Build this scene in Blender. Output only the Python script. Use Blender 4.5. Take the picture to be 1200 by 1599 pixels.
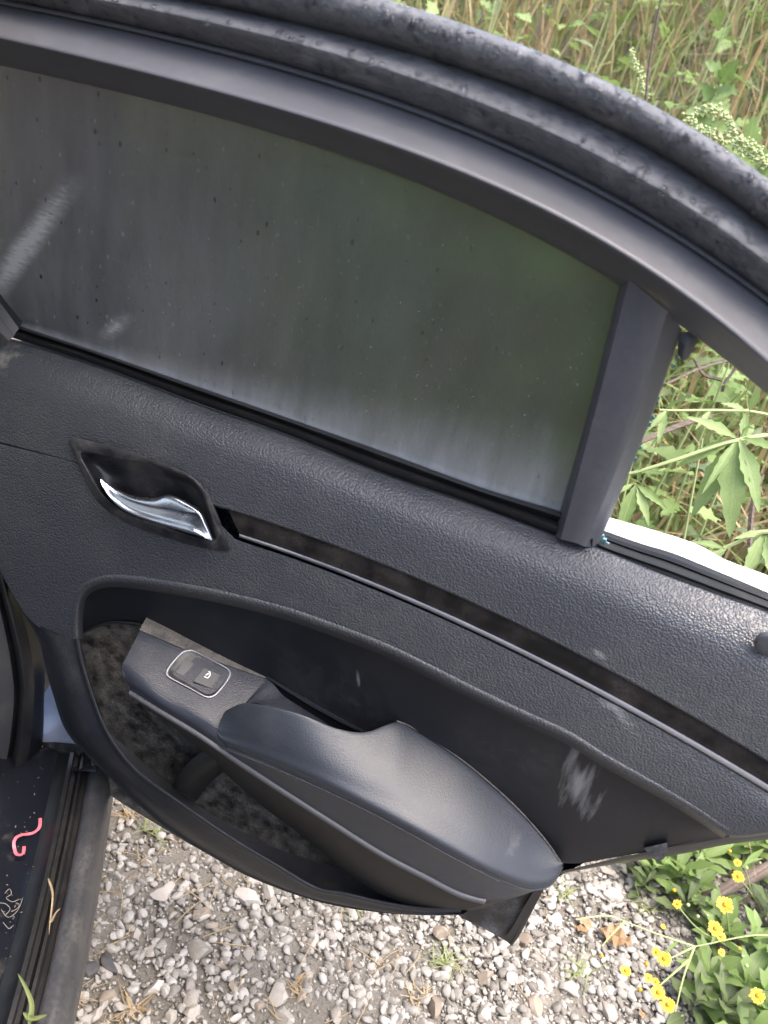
import bpy, bmesh, math, random
import numpy as np
from mathutils import Vector, Matrix

R = math.radians
S = bpy.context.scene
for o in list(bpy.data.objects):
    bpy.data.objects.remove(o)
COL = S.collection
rng = random.Random(7)
nrg = np.random.default_rng(11)

# ------------------------------------------------------------------ camera
FOC, PITCH, ROLL, CAMH, DOORANG = 1350., R(28), R(14), 1.40, R(78)
fw = Vector((0, math.cos(PITCH), -math.sin(PITCH)))
up0 = Vector((0, math.sin(PITCH), math.cos(PITCH)))
rt0 = Vector((1, 0, 0))
rt = rt0 * math.cos(ROLL) + up0 * math.sin(ROLL)
upv = -rt0 * math.sin(ROLL) + up0 * math.cos(ROLL)
CAM = Vector((0, 0, CAMH))
cd = bpy.data.cameras.new('camera')
cam = bpy.data.objects.new('camera', cd)
COL.objects.link(cam)
S.camera = cam
M4 = Matrix((rt, upv, -fw)).transposed().to_4x4()
M4.translation = CAM
cam.matrix_world = M4
cd.sensor_fit = 'VERTICAL'
cd.sensor_height = 24.0
cd.lens = 24.0 * FOC / 1599.
cd.clip_start = 0.02
cd.clip_end = 2000
cd.dof.use_dof = True
cd.dof.focus_distance = 1.22
cd.dof.aperture_fstop = 4.0

# ------------------------------------------------------------------ world, sun, exposure
SUN_EL, SUN_AZ = R(72), R(112)      # azimuth measured from +Y towards +X
w = bpy.data.worlds.new('World')
S.world = w
w.use_nodes = True
nt = w.node_tree
bg = nt.nodes['Background']
sky = nt.nodes.new('ShaderNodeTexSky')
sky.sky_type = 'NISHITA'
sky.sun_disc = False
sky.sun_elevation = SUN_EL
sky.sun_rotation = SUN_AZ
sky.air_density = 1.0
sky.dust_density = 6.0
nt.links.new(sky.outputs[0], bg.inputs[0])
bg.inputs[1].default_value = 0.15
ld = bpy.data.lights.new('sun', 'SUN')
ld.energy = 0.5
ld.angle = R(70)
ld.color = (1, 0.98, 0.95)
sun = bpy.data.objects.new('sun', ld)
COL.objects.link(sun)
sd = Vector((math.sin(SUN_AZ) * math.cos(SUN_EL), math.cos(SUN_AZ) * math.cos(SUN_EL), math.sin(SUN_EL)))
sun.rotation_euler = sd.to_track_quat('Z', 'Y').to_euler()
sun.location = sd * 20
S.view_settings.view_transform = 'Standard'
S.view_settings.look = 'None'
S.view_settings.gamma = 1
S.view_settings.use_curve_mapping = False
S.view_settings.exposure = 2.08

# ------------------------------------------------------------------ survey helpers: a pixel of the 1200 x 1599 photo on a plane of known place
def ray(x, y):
    return fw + rt * ((x - 600) / FOC) - upv * ((y - 799.5) / FOC)
def hitz(x, y, z):
    d = ray(x, y)
    return CAM + d * ((z - CAM.z) / d.z)
def far(x, y, dist):
    return CAM + ray(x, y).normalized() * dist
U = Vector((math.sin(DOORANG), -math.cos(DOORANG), 0))
W = Vector((-math.cos(DOORANG), -math.sin(DOORANG), 0))
V = Vector((0, 0, 1))
O = hitz(450, 668, 1.0)
BASE = 0.30
LEAN = 0.15
def loc(q):                      # world -> door coordinates (x along the door, y outward, z up from the door's foot)
    d = q - O
    return Vector((d.dot(U), -d.dot(W), q.z - BASE))
def wor(q):
    return Vector((O.x, O.y, BASE)) + U * q.x - W * q.y + V * q.z
def D(x, y, wd=0.0):             # point of the door trim, wd metres towards the cabin from the belt line
    d = ray(x, y)
    n = W
    return loc(CAM + d * ((O + W * wd - CAM).dot(n) / d.dot(n)))
def F(x, y, wd=0.0):             # same, on the window plane that leans in above the belt
    d = ray(x, y)
    n = W - V * LEAN
    return loc(CAM + d * ((O + W * wd - CAM).dot(n) / d.dot(n)))
def proj(q):                     # world -> photo pixel (used to trim hidden material and check placement)
    X = q - CAM
    z = X.dot(fw)
    return 600 + FOC * X.dot(rt) / z, 799.5 - FOC * X.dot(upv) / z

# ------------------------------------------------------------------ material helpers
def newmat(name):
    m = bpy.data.materials.new(name)
    m.use_nodes = True
    t = m.node_tree
    return m, t, t.nodes['Principled BSDF']
def nd(t, typ, **kw):
    n = t.nodes.new(typ)
    for k, v in kw.items():
        if k.startswith('i_'):
            n.inputs[k[2:].replace('_', ' ')].default_value = v
        else:
            setattr(n, k, v)
    return n
def ramp(t, a, b, ca=(0, 0, 0, 1), cb=(1, 1, 1, 1)):
    r = t.nodes.new('ShaderNodeValToRGB')
    r.color_ramp.elements[0].position = a
    r.color_ramp.elements[1].position = b
    r.color_ramp.elements[0].color = ca
    r.color_ramp.elements[1].color = cb
    return r
def mixc(t, fac, a, b):
    m = t.nodes.new('ShaderNodeMix')
    m.data_type = 'RGBA'
    for sock, val in ((m.inputs[0], fac), (m.inputs[6], a), (m.inputs[7], b)):
        if isinstance(val, bpy.types.NodeSocket):
            t.links.new(val, sock)
        elif val is not None:
            sock.default_value = val if not isinstance(val, tuple) or len(val) == 4 else (*val, 1)
    return m.outputs[2]
def coords(t, scale=(1, 1, 1), rot=(0, 0, 0)):
    tc = t.nodes.new('ShaderNodeTexCoord')
    mp = t.nodes.new('ShaderNodeMapping')
    mp.inputs['Scale'].default_value = scale
    mp.inputs['Rotation'].default_value = rot
    t.links.new(tc.outputs['Object'], mp.inputs['Vector'])
    return mp.outputs[0]
def mth(t, op, a, b=None):
    m = t.nodes.new('ShaderNodeMath')
    m.operation = op
    for i, v in enumerate((a, b)):
        if v is None: continue
        if isinstance(v, bpy.types.NodeSocket): t.links.new(v, m.inputs[i])
        else: m.inputs[i].default_value = v
    return m.outputs[0]

def plastic(name, col, rough=0.45, grain=0.0, gscale=260, gstretch=(1, 1, 1), dust=0.0, dustcol=(.17, .16, .145), dscale=9, drange=(.5, .75), spec=0.5, finegrain=0.0, scratch=0.0, wet=None):
    m, t, b = newmat(name)
    cv = coords(t)
    n1 = nd(t, 'ShaderNodeTexNoise', i_Scale=dscale, i_Detail=8.0, i_Roughness=.65)
    t.links.new(cv, n1.inputs['Vector'])
    r1 = ramp(t, *drange)
    t.links.new(n1.outputs[0], r1.inputs[0])
    n2 = nd(t, 'ShaderNodeTexNoise', i_Scale=dscale * 14, i_Detail=5.0, i_Roughness=.7)
    t.links.new(cv, n2.inputs['Vector'])
    r2 = ramp(t, .3, .75)
    t.links.new(n2.outputs[0], r2.inputs[0])
    dm = mth(t, 'MULTIPLY', mth(t, 'MULTIPLY', r1.outputs[0], r2.outputs[0]), dust)
    fac = dm
    if scratch:
        sv = coords(t, (60, 60, 420), (0.2, .3, .6))
        ns = nd(t, 'ShaderNodeTexNoise', i_Scale=1.0, i_Detail=3.0)
        t.links.new(sv, ns.inputs['Vector'])
        rs = ramp(t, .66, .72)
        t.links.new(ns.outputs[0], rs.inputs[0])
        fac = mth(t, 'ADD', dm, mth(t, 'MULTIPLY', mth(t, 'MULTIPLY', rs.outputs[0], scratch), r1.outputs[0]))
    c = mixc(t, fac, col, dustcol)
    t.links.new(c, b.inputs['Base Color'])
    rr = mth(t, 'ADD', mth(t, 'MULTIPLY', fac, .8), rough)
    rr2 = mth(t, 'ADD', rr, mth(t, 'MULTIPLY', mth(t, 'SUBTRACT', n1.outputs[0], .5), .25))
    t.links.new(rr2, b.inputs['Roughness'])
    b.inputs['Specular IOR Level'].default_value = spec
    h = None
    if grain:
        gv = coords(t, gstretch)
        nz = nd(t, 'ShaderNodeTexNoise', i_Scale=gscale * .35, i_Detail=2.0)
        t.links.new(gv, nz.inputs['Vector'])
        ad = t.nodes.new('ShaderNodeVectorMath'); ad.operation = 'MULTIPLY_ADD'
        t.links.new(nz.outputs[1], ad.inputs[0]); ad.inputs[1].default_value = (.0035, .0035, .0035); t.links.new(gv, ad.inputs[2])
        vo = nd(t, 'ShaderNodeTexVoronoi', feature='SMOOTH_F1', i_Scale=gscale)
        vo.inputs['Smoothness'].default_value = .35
        t.links.new(ad.outputs[0], vo.inputs['Vector'])
        bp = nd(t, 'ShaderNodeBump', invert=True, i_Strength=grain, i_Distance=.0018)
        t.links.new(vo.outputs['Distance'], bp.inputs['Height'])
        h = bp
    nf = nd(t, 'ShaderNodeTexNoise', i_Scale=900., i_Detail=3.0)
    t.links.new(cv, nf.inputs['Vector'])
    b2 = nd(t, 'ShaderNodeBump', i_Strength=.12 + finegrain, i_Distance=.0006)
    t.links.new(nf.outputs[0], b2.inputs['Height'])
    if h: t.links.new(h.outputs[0], b2.inputs['Normal'])
    t.links.new(b2.outputs[0], b.inputs['Normal'])
    return m

M = {}
M['leather'] = plastic('grained black trim', (.037, .040, .048), .47, grain=.55, gscale=390, gstretch=(1, 1, 1.2), dust=.35, dscale=5, drange=(.45, .8), spec=.6)
M['soft'] = plastic('soft black vinyl', (.024, .029, .039), .46, spec=.6, grain=.12, gscale=520, dust=.22, dscale=9, drange=(.55, .8), scratch=.2)
M['recess'] = plastic('smooth black insert', (.008, .009, .0125), .5, spec=.45, grain=.05, gscale=700, dust=.20, dscale=7, drange=(.5, .8), scratch=.35)
M['lower'] = plastic('hard black plastic', (.014, .016, .021), .45, grain=.25, gscale=600, dust=.30, dscale=8, drange=(.5, .85))
M['under'] = plastic('brown dusted black plastic', (.014, .013, .0125), .6, grain=.1, gscale=600, dust=.15, dscale=8)
M['inlay'] = plastic('black dusty inlay', (.004, .0035, .0035), .7, spec=.25, dust=.5, dscale=26, drange=(.42, .7), dustcol=(.13, .11, .10))
M['frame'] = plastic('satin grey black frame vinyl', (.062, .064, .073), .44, grain=.1, gscale=800, dust=.3, dscale=8, drange=(.4, .8), dustcol=(.2, .2, .21))
M['bezel'] = plastic('dark gloss plastic', (.018, .018, .021), .3, dust=.7, dscale=16, drange=(.42, .72), dustcol=(.2, .19, .18))
M['pocketdirt'] = plastic('dirty pocket plastic', (.012, .012, .013), .55, dust=1.4, dscale=50, drange=(.34, .74), dustcol=(.30, .28, .245))
M['rubber'] = plastic('black rubber', (.012, .012, .013), .42, dust=.25, dscale=16, dustcol=(.12, .11, .10))
M['paint'] = plastic('dark blue black car paint', (.010, .012, .020), .22, dust=.5, dscale=12, drange=(.48, .7), dustcol=(.16, .155, .15))
M['sill'] = plastic('dirty black sill', (.004, .005, .009), .5, spec=.3, dust=.55, dscale=22, drange=(.58, .72), dustcol=(.2, .18, .15))
M['rocker'] = plastic('dusty rocker paint', (.028, .030, .036), .30, dust=.5, dscale=14, drange=(.3, .75), dustcol=(.22, .2, .17))
M['jambsky'] = plastic('jamb paint with painted sky reflection', (.30, .34, .45), .3, dust=.5, dscale=30, drange=(.5, .7), dustcol=(.1, .09, .09))  # dark jamb paint, with the sky's reflection painted in as a pale base
M['greytrim'] = plastic('grey pillar cloth', (.035, .035, .038), .7, dust=.4, dscale=14)
M['mud'] = plastic('muddy black metal', (.02, .02, .021), .5, dust=.9, dscale=20, drange=(.45, .62), dustcol=(.22, .22, .23))

def smear(m, centre, size, ang, amp, col=(.30, .30, .30, 1), streak=(90, 90, 22)):
    """a rubbed pale mark of its own shape on a panel (door coordinates)"""
    t = m.node_tree; b = t.nodes['Principled BSDF']
    tc = t.nodes.new('ShaderNodeTexCoord'); mp = t.nodes.new('ShaderNodeMapping'); mp.vector_type = 'TEXTURE'
    mp.inputs['Location'].default_value = centre; mp.inputs['Rotation'].default_value = (0, ang, 0); mp.inputs['Scale'].default_value = size
    t.links.new(tc.outputs['Object'], mp.inputs['Vector'])
    nz = nd(t, 'ShaderNodeTexNoise', i_Scale=1.0, i_Detail=5.0, i_Roughness=.6)
    t.links.new(coords(t, streak, (0, ang, 0)), nz.inputs['Vector'])
    ln = t.nodes.new('ShaderNodeVectorMath'); ln.operation = 'LENGTH'; t.links.new(mp.outputs[0], ln.inputs[0])
    e = mth(t, 'ADD', mth(t, 'SUBTRACT', 1.0, ln.outputs['Value']), mth(t, 'MULTIPLY', mth(t, 'SUBTRACT', nz.outputs[0], .55), 3.0))
    r = ramp(t, .0, .9); t.links.new(e, r.inputs[0])
    lk = b.inputs['Base Color'].links[0].from_socket
    t.links.new(mixc(t, mth(t, 'MULTIPLY', r.outputs[0], amp), lk, col), b.inputs['Base Color'])
def wetrubber(name, col):
    m, t, b = newmat(name)
    cv = coords(t, (26, 60, 90))
    n1 = nd(t, 'ShaderNodeTexNoise', i_Scale=1.0, i_Detail=6.0, i_Roughness=.62)
    t.links.new(cv, n1.inputs['Vector'])
    cv2 = coords(t)
    n2 = nd(t, 'ShaderNodeTexNoise', i_Scale=170., i_Detail=6.0, i_Roughness=.65)
    t.links.new(cv2, n2.inputs['Vector'])
    n3 = nd(t, 'ShaderNodeTexNoise', i_Scale=34., i_Detail=6.0)
    t.links.new(cv2, n3.inputs['Vector'])
    r3 = ramp(t, .5, .7)
    t.links.new(n3.outputs[0], r3.inputs[0])
    c = mixc(t, mth(t, 'MULTIPLY', r3.outputs[0], .5), col, (.20, .20, .21, 1))
    t.links.new(c, b.inputs['Base Color'])
    t.links.new(mth(t, 'ADD', mth(t, 'MULTIPLY', n1.outputs[0], .35), .3), b.inputs['Roughness'])
    b1 = nd(t, 'ShaderNodeBump', i_Strength=.35, i_Distance=.008)
    t.links.new(n1.outputs[0], b1.inputs['Height'])
    b2 = nd(t, 'ShaderNodeBump', i_Strength=.5, i_Distance=.007)
    t.links.new(n2.outputs[0], b2.inputs['Height'])
    t.links.new(b1.outputs[0], b2.inputs['Normal'])
    t.links.new(b2.outputs[0], b.inputs['Normal'])
    return m
M['wetseal'] = wetrubber('wet grimy rubber', (.085, .087, .095, 1))

def simple(name, col, rough=.5, metal=0.0, **kw):
    m, t, b = newmat(name)
    b.inputs['Base Color'].default_value = (*col, 1)
    b.inputs['Roughness'].default_value = rough
    b.inputs['Metallic'].default_value = metal
    for k, v in kw.items():
        b.inputs[k.replace('_', ' ')].default_value = v
    return m
def chromemat(name, col, rough, dust):
    m = plastic(name, col, rough, dust=dust, dscale=25, drange=(.4, .75), dustcol=(.35, .35, .36))
    m.node_tree.nodes['Principled BSDF'].inputs['Metallic'].default_value = 1
    return m
M['chrome'] = chromemat('satin chrome', (.72, .76, .82), .27, .2)
M['chromerail'] = plastic('rail with painted sky glare', (.80, .81, .83), .25, dust=.1)  # chrome belt rail: the sky glare is put into a white base colour
M['chromestrip'] = chromemat('dull silver strip', (.42, .43, .47), .45, .3)
M['white'] = simple('white print', (.8, .8, .82), .5)
M['teal'] = simple('broken tinted glass', (.12, .30, .29), .15, Transmission_Weight=.5)
M['pink'] = plastic('pink ribbon', (.85, .17, .22), .5, dust=.4, dscale=60, dustcol=(.5, .35, .3))
M['water'] = simple('water', (.95, .97, 1), .03, Transmission_Weight=1.0, IOR=1.33)
M['hair'] = simple('pale fibre', (.22, .20, .18), .7)
M['straw'] = None

def glassmat():
    m, t, b = newmat('wet tinted glass')
    out = t.nodes['Material Output']
    t.nodes.remove(b)
    uv = nd(t, 'ShaderNodeUVMap')
    sep = t.nodes.new('ShaderNodeSeparateXYZ')
    t.links.new(uv.outputs[0], sep.inputs[0])
    cv = coords(t)
    # condensation: thick along the belt line, drained into vertical runs towards the rear
    runs = nd(t, 'ShaderNodeTexNoise', i_Scale=1.0, i_Detail=5.0, i_Roughness=.6)
    t.links.new(coords(t, (42, 1, 9)), runs.inputs['Vector'])
    cl = nd(t, 'ShaderNodeTexNoise', i_Scale=9., i_Detail=6.0)
    t.links.new(cv, cl.inputs['Vector'])
    hgt = mth(t, 'ADD', .05, mth(t, 'MULTIPLY', mth(t, 'POWER', sep.outputs[0], 1.5), mth(t, 'ADD', .24, mth(t, 'MULTIPLY', runs.outputs[0], .3))))
    d = mth(t, 'DIVIDE', sep.outputs[1], hgt)
    fog = mth(t, 'POWER', mth(t, 'SUBTRACT', 1.0, mth(t, 'MINIMUM', d, 1.0)), 1.5)
    fog = mth(t, 'MULTIPLY', fog, mth(t, 'ADD', .30, mth(t, 'MULTIPLY', runs.outputs[0], 1.0)))
    fl = nd(t, 'ShaderNodeTexNoise', i_Scale=1.0, i_Detail=5.0, i_Roughness=.6)
    t.links.new(coords(t, (38, 1, 9), (0, R(-24), 0)), fl.inputs['Vector'])
    film = mth(t, 'MULTIPLY', mth(t, 'ADD', mth(t, 'MULTIPLY', cl.outputs[0], .14), mth(t, 'MULTIPLY', fl.outputs[0], .24)), mth(t, 'SUBTRACT', 1.3, sep.outputs[0]))
    film = mth(t, 'ADD', film, .05)
    vo = nd(t, 'ShaderNodeTexVoronoi', i_Scale=1.0)
    t.links.new(coords(t, (135, 1, 80), (0, R(-14), 0)), vo.inputs['Vector'])
    vs_ = t.nodes.new('ShaderNodeSeparateColor'); t.links.new(vo.outputs['Color'], vs_.inputs[0])
    dot = mth(t, 'LESS_THAN', vo.outputs['Distance'], mth(t, 'MULTIPLY', mth(t, 'MAXIMUM', mth(t, 'SUBTRACT', vs_.outputs[0], .45), 0.0), .45))
    dotd = mth(t, 'MULTIPLY', dot, mth(t, 'SUBTRACT', vs_.outputs[1], .55))
    film = mth(t, 'MAXIMUM', mth(t, 'ADD', film, mth(t, 'MULTIPLY', mth(t, 'MULTIPLY', dotd, .45), mth(t, 'SUBTRACT', 1.25, sep.outputs[0]))), 0.0)
    # reflection streaks at the front of the pane, painted in as pale film
    st = nd(t, 'ShaderNodeTexNoise', i_Scale=1.0, i_Detail=4.0)
    t.links.new(coords(t, (60, 1, 330), (0, R(28), 0)), st.inputs['Vector'])
    def streak(x0, y0, dx, dy, L, wd, amp):
        px = mth(t, 'SUBTRACT', sep.outputs[0], x0); py = mth(t, 'SUBTRACT', sep.outputs[1], y0)
        al = mth(t, 'ADD', mth(t, 'MULTIPLY', px, dx), mth(t, 'MULTIPLY', py, dy))
        ac = mth(t, 'ABSOLUTE', mth(t, 'SUBTRACT', mth(t, 'MULTIPLY', px, dy), mth(t, 'MULTIPLY', py, dx)))
        a = mth(t, 'MAXIMUM', mth(t, 'SUBTRACT', 1.0, mth(t, 'DIVIDE', ac, wd)), 0.0)
        q = mth(t, 'MAXIMUM', mth(t, 'SUBTRACT', 1.0, mth(t, 'DIVIDE', mth(t, 'ABSOLUTE', al), L)), 0.0)
        return mth(t, 'MULTIPLY', mth(t, 'MULTIPLY', mth(t, 'POWER', a, 1.4), q), mth(t, 'MULTIPLY', mth(t, 'POWER', st.outputs[0], 1.6), amp))
    s1 = streak(.13, .36, .33, .944, .36, .028, 3.6)
    s2 = streak(.275, .16, .36, .93, .09, .02, 1.6)
    lnz = mth(t, 'MULTIPLY', mth(t, 'MAXIMUM', mth(t, 'SUBTRACT', 1.0, mth(t, 'DIVIDE', mth(t, 'ABSOLUTE', mth(t, 'SUBTRACT', sep.outputs[1], .035)), .028)), 0.0), mth(t, 'MULTIPLY', runs.outputs[0], .5))
    film = mth(t, 'ADD', film, lnz)
    fac = mth(t, 'MINIMUM', mth(t, 'ADD', mth(t, 'ADD', mth(t, 'MULTIPLY', fog, .85), film), mth(t, 'ADD', s1, s2)), .95)
    tr = nd(t, 'ShaderNodeBsdfRefraction', i_Roughness=.55, i_IOR=1.14)
    t.links.new(mixc(t, sep.outputs[0], (.055, .066, .078, 1), (.125, .16, .138, 1)), tr.inputs['Color'])
    df = nd(t, 'ShaderNodeBsdfPrincipled', i_Base_Color=(.33, .345, .365, 1), i_Roughness=.5)
    gl = nd(t, 'ShaderNodeBsdfGlossy', i_Roughness=.06, i_Color=(1, 1, 1, 1))
    bn = nd(t, 'ShaderNodeTexNoise', i_Scale=1.0, i_Detail=6.0, i_Roughness=.65)
    t.links.new(coords(t, (330, 1, 120)), bn.inputs['Vector'])
    bp = nd(t, 'ShaderNodeBump', i_Strength=.35, i_Distance=.0012)
    t.links.new(bn.outputs[0], bp.inputs['Height'])
    t.links.new(bp.outputs[0], gl.inputs['Normal']); t.links.new(bp.outputs[0], df.inputs['Normal'])
    fr = nd(t, 'ShaderNodeFresnel', i_IOR=1.5)
    m1 = t.nodes.new('ShaderNodeMixShader'); m2 = t.nodes.new('ShaderNodeMixShader')
    t.links.new(fr.outputs[0], m1.inputs[0]); t.links.new(tr.outputs[0], m1.inputs[1]); t.links.new(gl.outputs[0], m1.inputs[2])
    t.links.new(fac, m2.inputs[0]); t.links.new(m1.outputs[0], m2.inputs[1]); t.links.new(df.outputs[0], m2.inputs[2])
    t.links.new(m2.outputs[0], out.inputs[0])
    return m
M['glass'] = glassmat()

def leafmat(name, c1, c2, vein=(.20, .26, .10), rough=.5, trans=.35):
    m, t, b = newmat(name)
    at = nd(t, 'ShaderNodeAttribute', attribute_name='tint')
    uv = nd(t, 'ShaderNodeUVMap')
    sep = t.nodes.new('ShaderNodeSeparateXYZ')
    t.links.new(uv.outputs[0], sep.inputs[0])
    oi = t.nodes.new('ShaderNodeObjectInfo')
    f = mth(t, 'FRACT', mth(t, 'ADD', at.outputs['Fac'], oi.outputs['Random']))
    base = mixc(t, f, c1, c2)
    ac = mth(t, 'ABSOLUTE', mth(t, 'SUBTRACT', sep.outputs[0], .5))
    mid = mth(t, 'LESS_THAN', ac, .035)
    ve = mth(t, 'LESS_THAN', mth(t, 'FRACT', mth(t, 'SUBTRACT', mth(t, 'MULTIPLY', sep.outputs[1], 9.0), mth(t, 'MULTIPLY', ac, 5.0))), .12)
    c = mixc(t, mth(t, 'MAXIMUM', mth(t, 'MULTIPLY', mid, .8), mth(t, 'MULTIPLY', ve, .3)), base, vein)
    nz = nd(t, 'ShaderNodeTexNoise', i_Scale=60., i_Detail=4.0)
    t.links.new(coords(t), nz.inputs['Vector'])
    hs = nd(t, 'ShaderNodeHueSaturation')
    t.links.new(c, hs.inputs['Color'])
    t.links.new(mth(t, 'ADD', .75, mth(t, 'MULTIPLY', nz.outputs[0], .5)), hs.inputs['Value'])
    t.links.new(hs.outputs[0], b.inputs['Base Color'])
    b.inputs['Roughness'].default_value = rough
    tl = t.nodes.new('ShaderNodeBsdfTranslucent')
    t.links.new(hs.outputs[0], tl.inputs[0])
    ms = t.nodes.new('ShaderNodeMixShader'); ms.inputs[0].default_value = trans
    t.links.new(b.outputs[0], ms.inputs[1]); t.links.new(tl.outputs[0], ms.inputs[2])
    t.links.new(ms.outputs[0], t.nodes['Material Output'].inputs[0])
    return m
M['leaf'] = leafmat('mid green leaf', (.13, .21, .055), (.20, .285, .09))
M['leafpale'] = leafmat('pale green leaf', (.19, .29, .085), (.27, .37, .135), vein=(.32, .39, .18))
M['leafdark'] = leafmat('dull green leaf', (.10, .14, .06), (.15, .19, .085))
M['grassgreen'] = leafmat('green grass', (.23, .28, .10), (.34, .38, .17), vein=(.2, .25, .1), trans=.35)
M['grassdry'] = leafmat('dry grass', (.40, .285, .15), (.52, .41, .25), vein=(.4, .28, .14), trans=.3)
M['stem'] = simple('pale green stem', (.30, .36, .15), .5)
M['spike'] = simple('pale seed spike', (.36, .42, .2), .6)
M['deadleaf'] = leafmat('brown dead leaf', (.30, .19, .10), (.36, .25, .15), vein=(.22, .13, .06), trans=.2)
M['petal'] = simple('yellow petal', (.66, .38, .004), .5)
M['disc'] = simple('ochre flower disc', (.42, .20, .006), .7)
M['bark'] = plastic('grey brown bark', (.13, .10, .08), .85, dust=.8, dscale=30, dustcol=(.28, .25, .22), grain=.8, gscale=160, gstretch=(.3, 1, 1))

def stonemat(name, ca, cb, cc):
    m, t, b = newmat(name)
    at = nd(t, 'ShaderNodeAttribute', attribute_name='tint')
    oi = t.nodes.new('ShaderNodeObjectInfo')
    f = mth(t, 'FRACT', mth(t, 'ADD', at.outputs['Fac'], oi.outputs['Random']))
    rp = t.nodes.new('ShaderNodeValToRGB')
    e = rp.color_ramp.elements
    e[0].color = (*ca, 1); e[1].color = (*cb, 1); e[1].position = .75
    x = e.new(.35); x.color = (*cc, 1)
    t.links.new(f, rp.inputs[0])
    nz = nd(t, 'ShaderNodeTexNoise', i_Scale=70., i_Detail=6.0, i_Roughness=.7)
    t.links.new(coords(t), nz.inputs['Vector'])
    r2 = ramp(t, .35, .7)
    t.links.new(nz.outputs[0], r2.inputs[0])
    c = mixc(t, mth(t, 'MULTIPLY', r2.outputs[0], .35), rp.outputs[0], (.20, .16, .12, 1))
    t.links.new(c, b.inputs['Base Color'])
    b.inputs['Roughness'].default_value = .75
    bp = nd(t, 'ShaderNodeBump', i_Strength=.4, i_Distance=.003)
    t.links.new(nz.outputs[0], bp.inputs['Height'])
    t.links.new(bp.outputs[0], b.inputs['Normal'])
    return m
M['stone'] = stonemat('limestone gravel', (.15, .14, .125), (.40, .38, .35), (.26, .245, .22))
M['stonepale'] = stonemat('pale limestone', (.36, .33, .29), (.45, .42, .38), (.33, .30, .26))
M['stonedark'] = stonemat('dark slate stone', (.045, .05, .055), (.06, .065, .07), (.05, .05, .055))
M['stonetan'] = stonemat('tan stone', (.24, .195, .15), (.30, .25, .20), (.22, .18, .14))

def groundmat():
    m, t, b = newmat('soil and grit')
    cv = coords(t)
    n1 = nd(t, 'ShaderNodeTexNoise', i_Scale=5., i_Detail=8.0, i_Roughness=.65)
    t.links.new(cv, n1.inputs['Vector'])
    n2 = nd(t, 'ShaderNodeTexNoise', i_Scale=160., i_Detail=6.0, i_Roughness=.7)
    t.links.new(cv, n2.inputs['Vector'])
    c = mixc(t, n1.outputs[0], (.10, .088, .07, 1), (.21, .19, .16, 1))
    r2 = ramp(t, .4, .7)
    t.links.new(n2.outputs[0], r2.inputs[0])
    c = mixc(t, mth(t, 'MULTIPLY', r2.outputs[0], .5), c, (.32, .295, .255, 1))
    t.links.new(c, b.inputs['Base Color'])
    b.inputs['Roughness'].default_value = .9
    bp = nd(t, 'ShaderNodeBump', i_Strength=.8, i_Distance=.006)
    t.links.new(n2.outputs[0], bp.inputs['Height'])
    t.links.new(bp.outputs[0], b.inputs['Normal'])
    return m
M['soil'] = groundmat()

# ------------------------------------------------------------------ mesh helpers
def link(name, me, mat, parent=None):
    o = bpy.data.objects.new(name, me)
    COL.objects.link(o)
    if mat is not None and not me.materials:
        me.materials.append(mat)
    if parent is not None:
        o.parent = parent
    return o
def mesh(name, vs, fs, mat=None, parent=None, smooth=True, ang=35, uvs=None, tint=None):
    me = bpy.data.meshes.new(name)
    me.from_pydata([tuple(v) for v in vs], [], fs)
    if smooth:
        me.polygons.foreach_set('use_smooth', [True] * len(me.polygons))
        if ang: me.set_sharp_from_angle(angle=R(ang))
    if uvs is not None:
        ul = me.uv_layers.new(name='UVMap')
        li = np.zeros(len(me.loops), dtype=np.int32)
        me.loops.foreach_get('vertex_index', li)
        ul.data.foreach_set('uv', np.asarray(uvs, dtype=np.float32)[li].ravel())
    if tint is not None:
        a = me.attributes.new('tint', 'FLOAT', 'POINT')
        a.data.foreach_set('value', np.asarray(tint, dtype=np.float32))
    me.update()
    return link(name, me, mat, parent)
def cat(p0, p1, p2, p3, s):
    return p1 + (p2 - p0) * (.5 * s) + (p0 * 2 - p1 * 5 + p2 * 4 - p3) * (.5 * s * s) + (p1 * 3 - p0 - p2 * 3 + p3) * (.5 * s ** 3)
def resample(pts, n, closed=False):
    k = len(pts)
    if k == 1: return [pts[0]] * n
    dense = []
    segs = k if closed else k - 1
    for i in range(segs):
        if closed:
            a, b, c, d = pts[(i - 1) % k], pts[i], pts[(i + 1) % k], pts[(i + 2) % k]
        else:
            b, c = pts[i], pts[i + 1]
            a = pts[i - 1] if i > 0 else b * 2 - c
            d = pts[i + 2] if i + 2 < k else c * 2 - b
        for j in range(12):
            dense.append(cat(a, b, c, d, j / 12))
    dense.append(pts[0] if closed else pts[-1])
    L = [0.0]
    for i in range(1, len(dense)): L.append(L[-1] + (dense[i] - dense[i - 1]).length)
    out = []
    tot = L[-1]
    cnt = n if closed else n - 1
    j = 0
    for i in range(n):
        s = tot * i / cnt
        while j < len(L) - 2 and L[j + 1] < s: j += 1
        d = L[j + 1] - L[j]
        out.append(dense[j].lerp(dense[j + 1], (s - L[j]) / d if d > 1e-9 else 0))
    return out
def inpoly(x, y, poly):
    c = False
    j = len(poly) - 1
    for i in range(len(poly)):
        xi, yi = poly[i]; xj, yj = poly[j]
        if (yi > y) != (yj > y) and x < (xj - xi) * (y - yi) / (yj - yi) + xi: c = not c
        j = i
    return c
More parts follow.
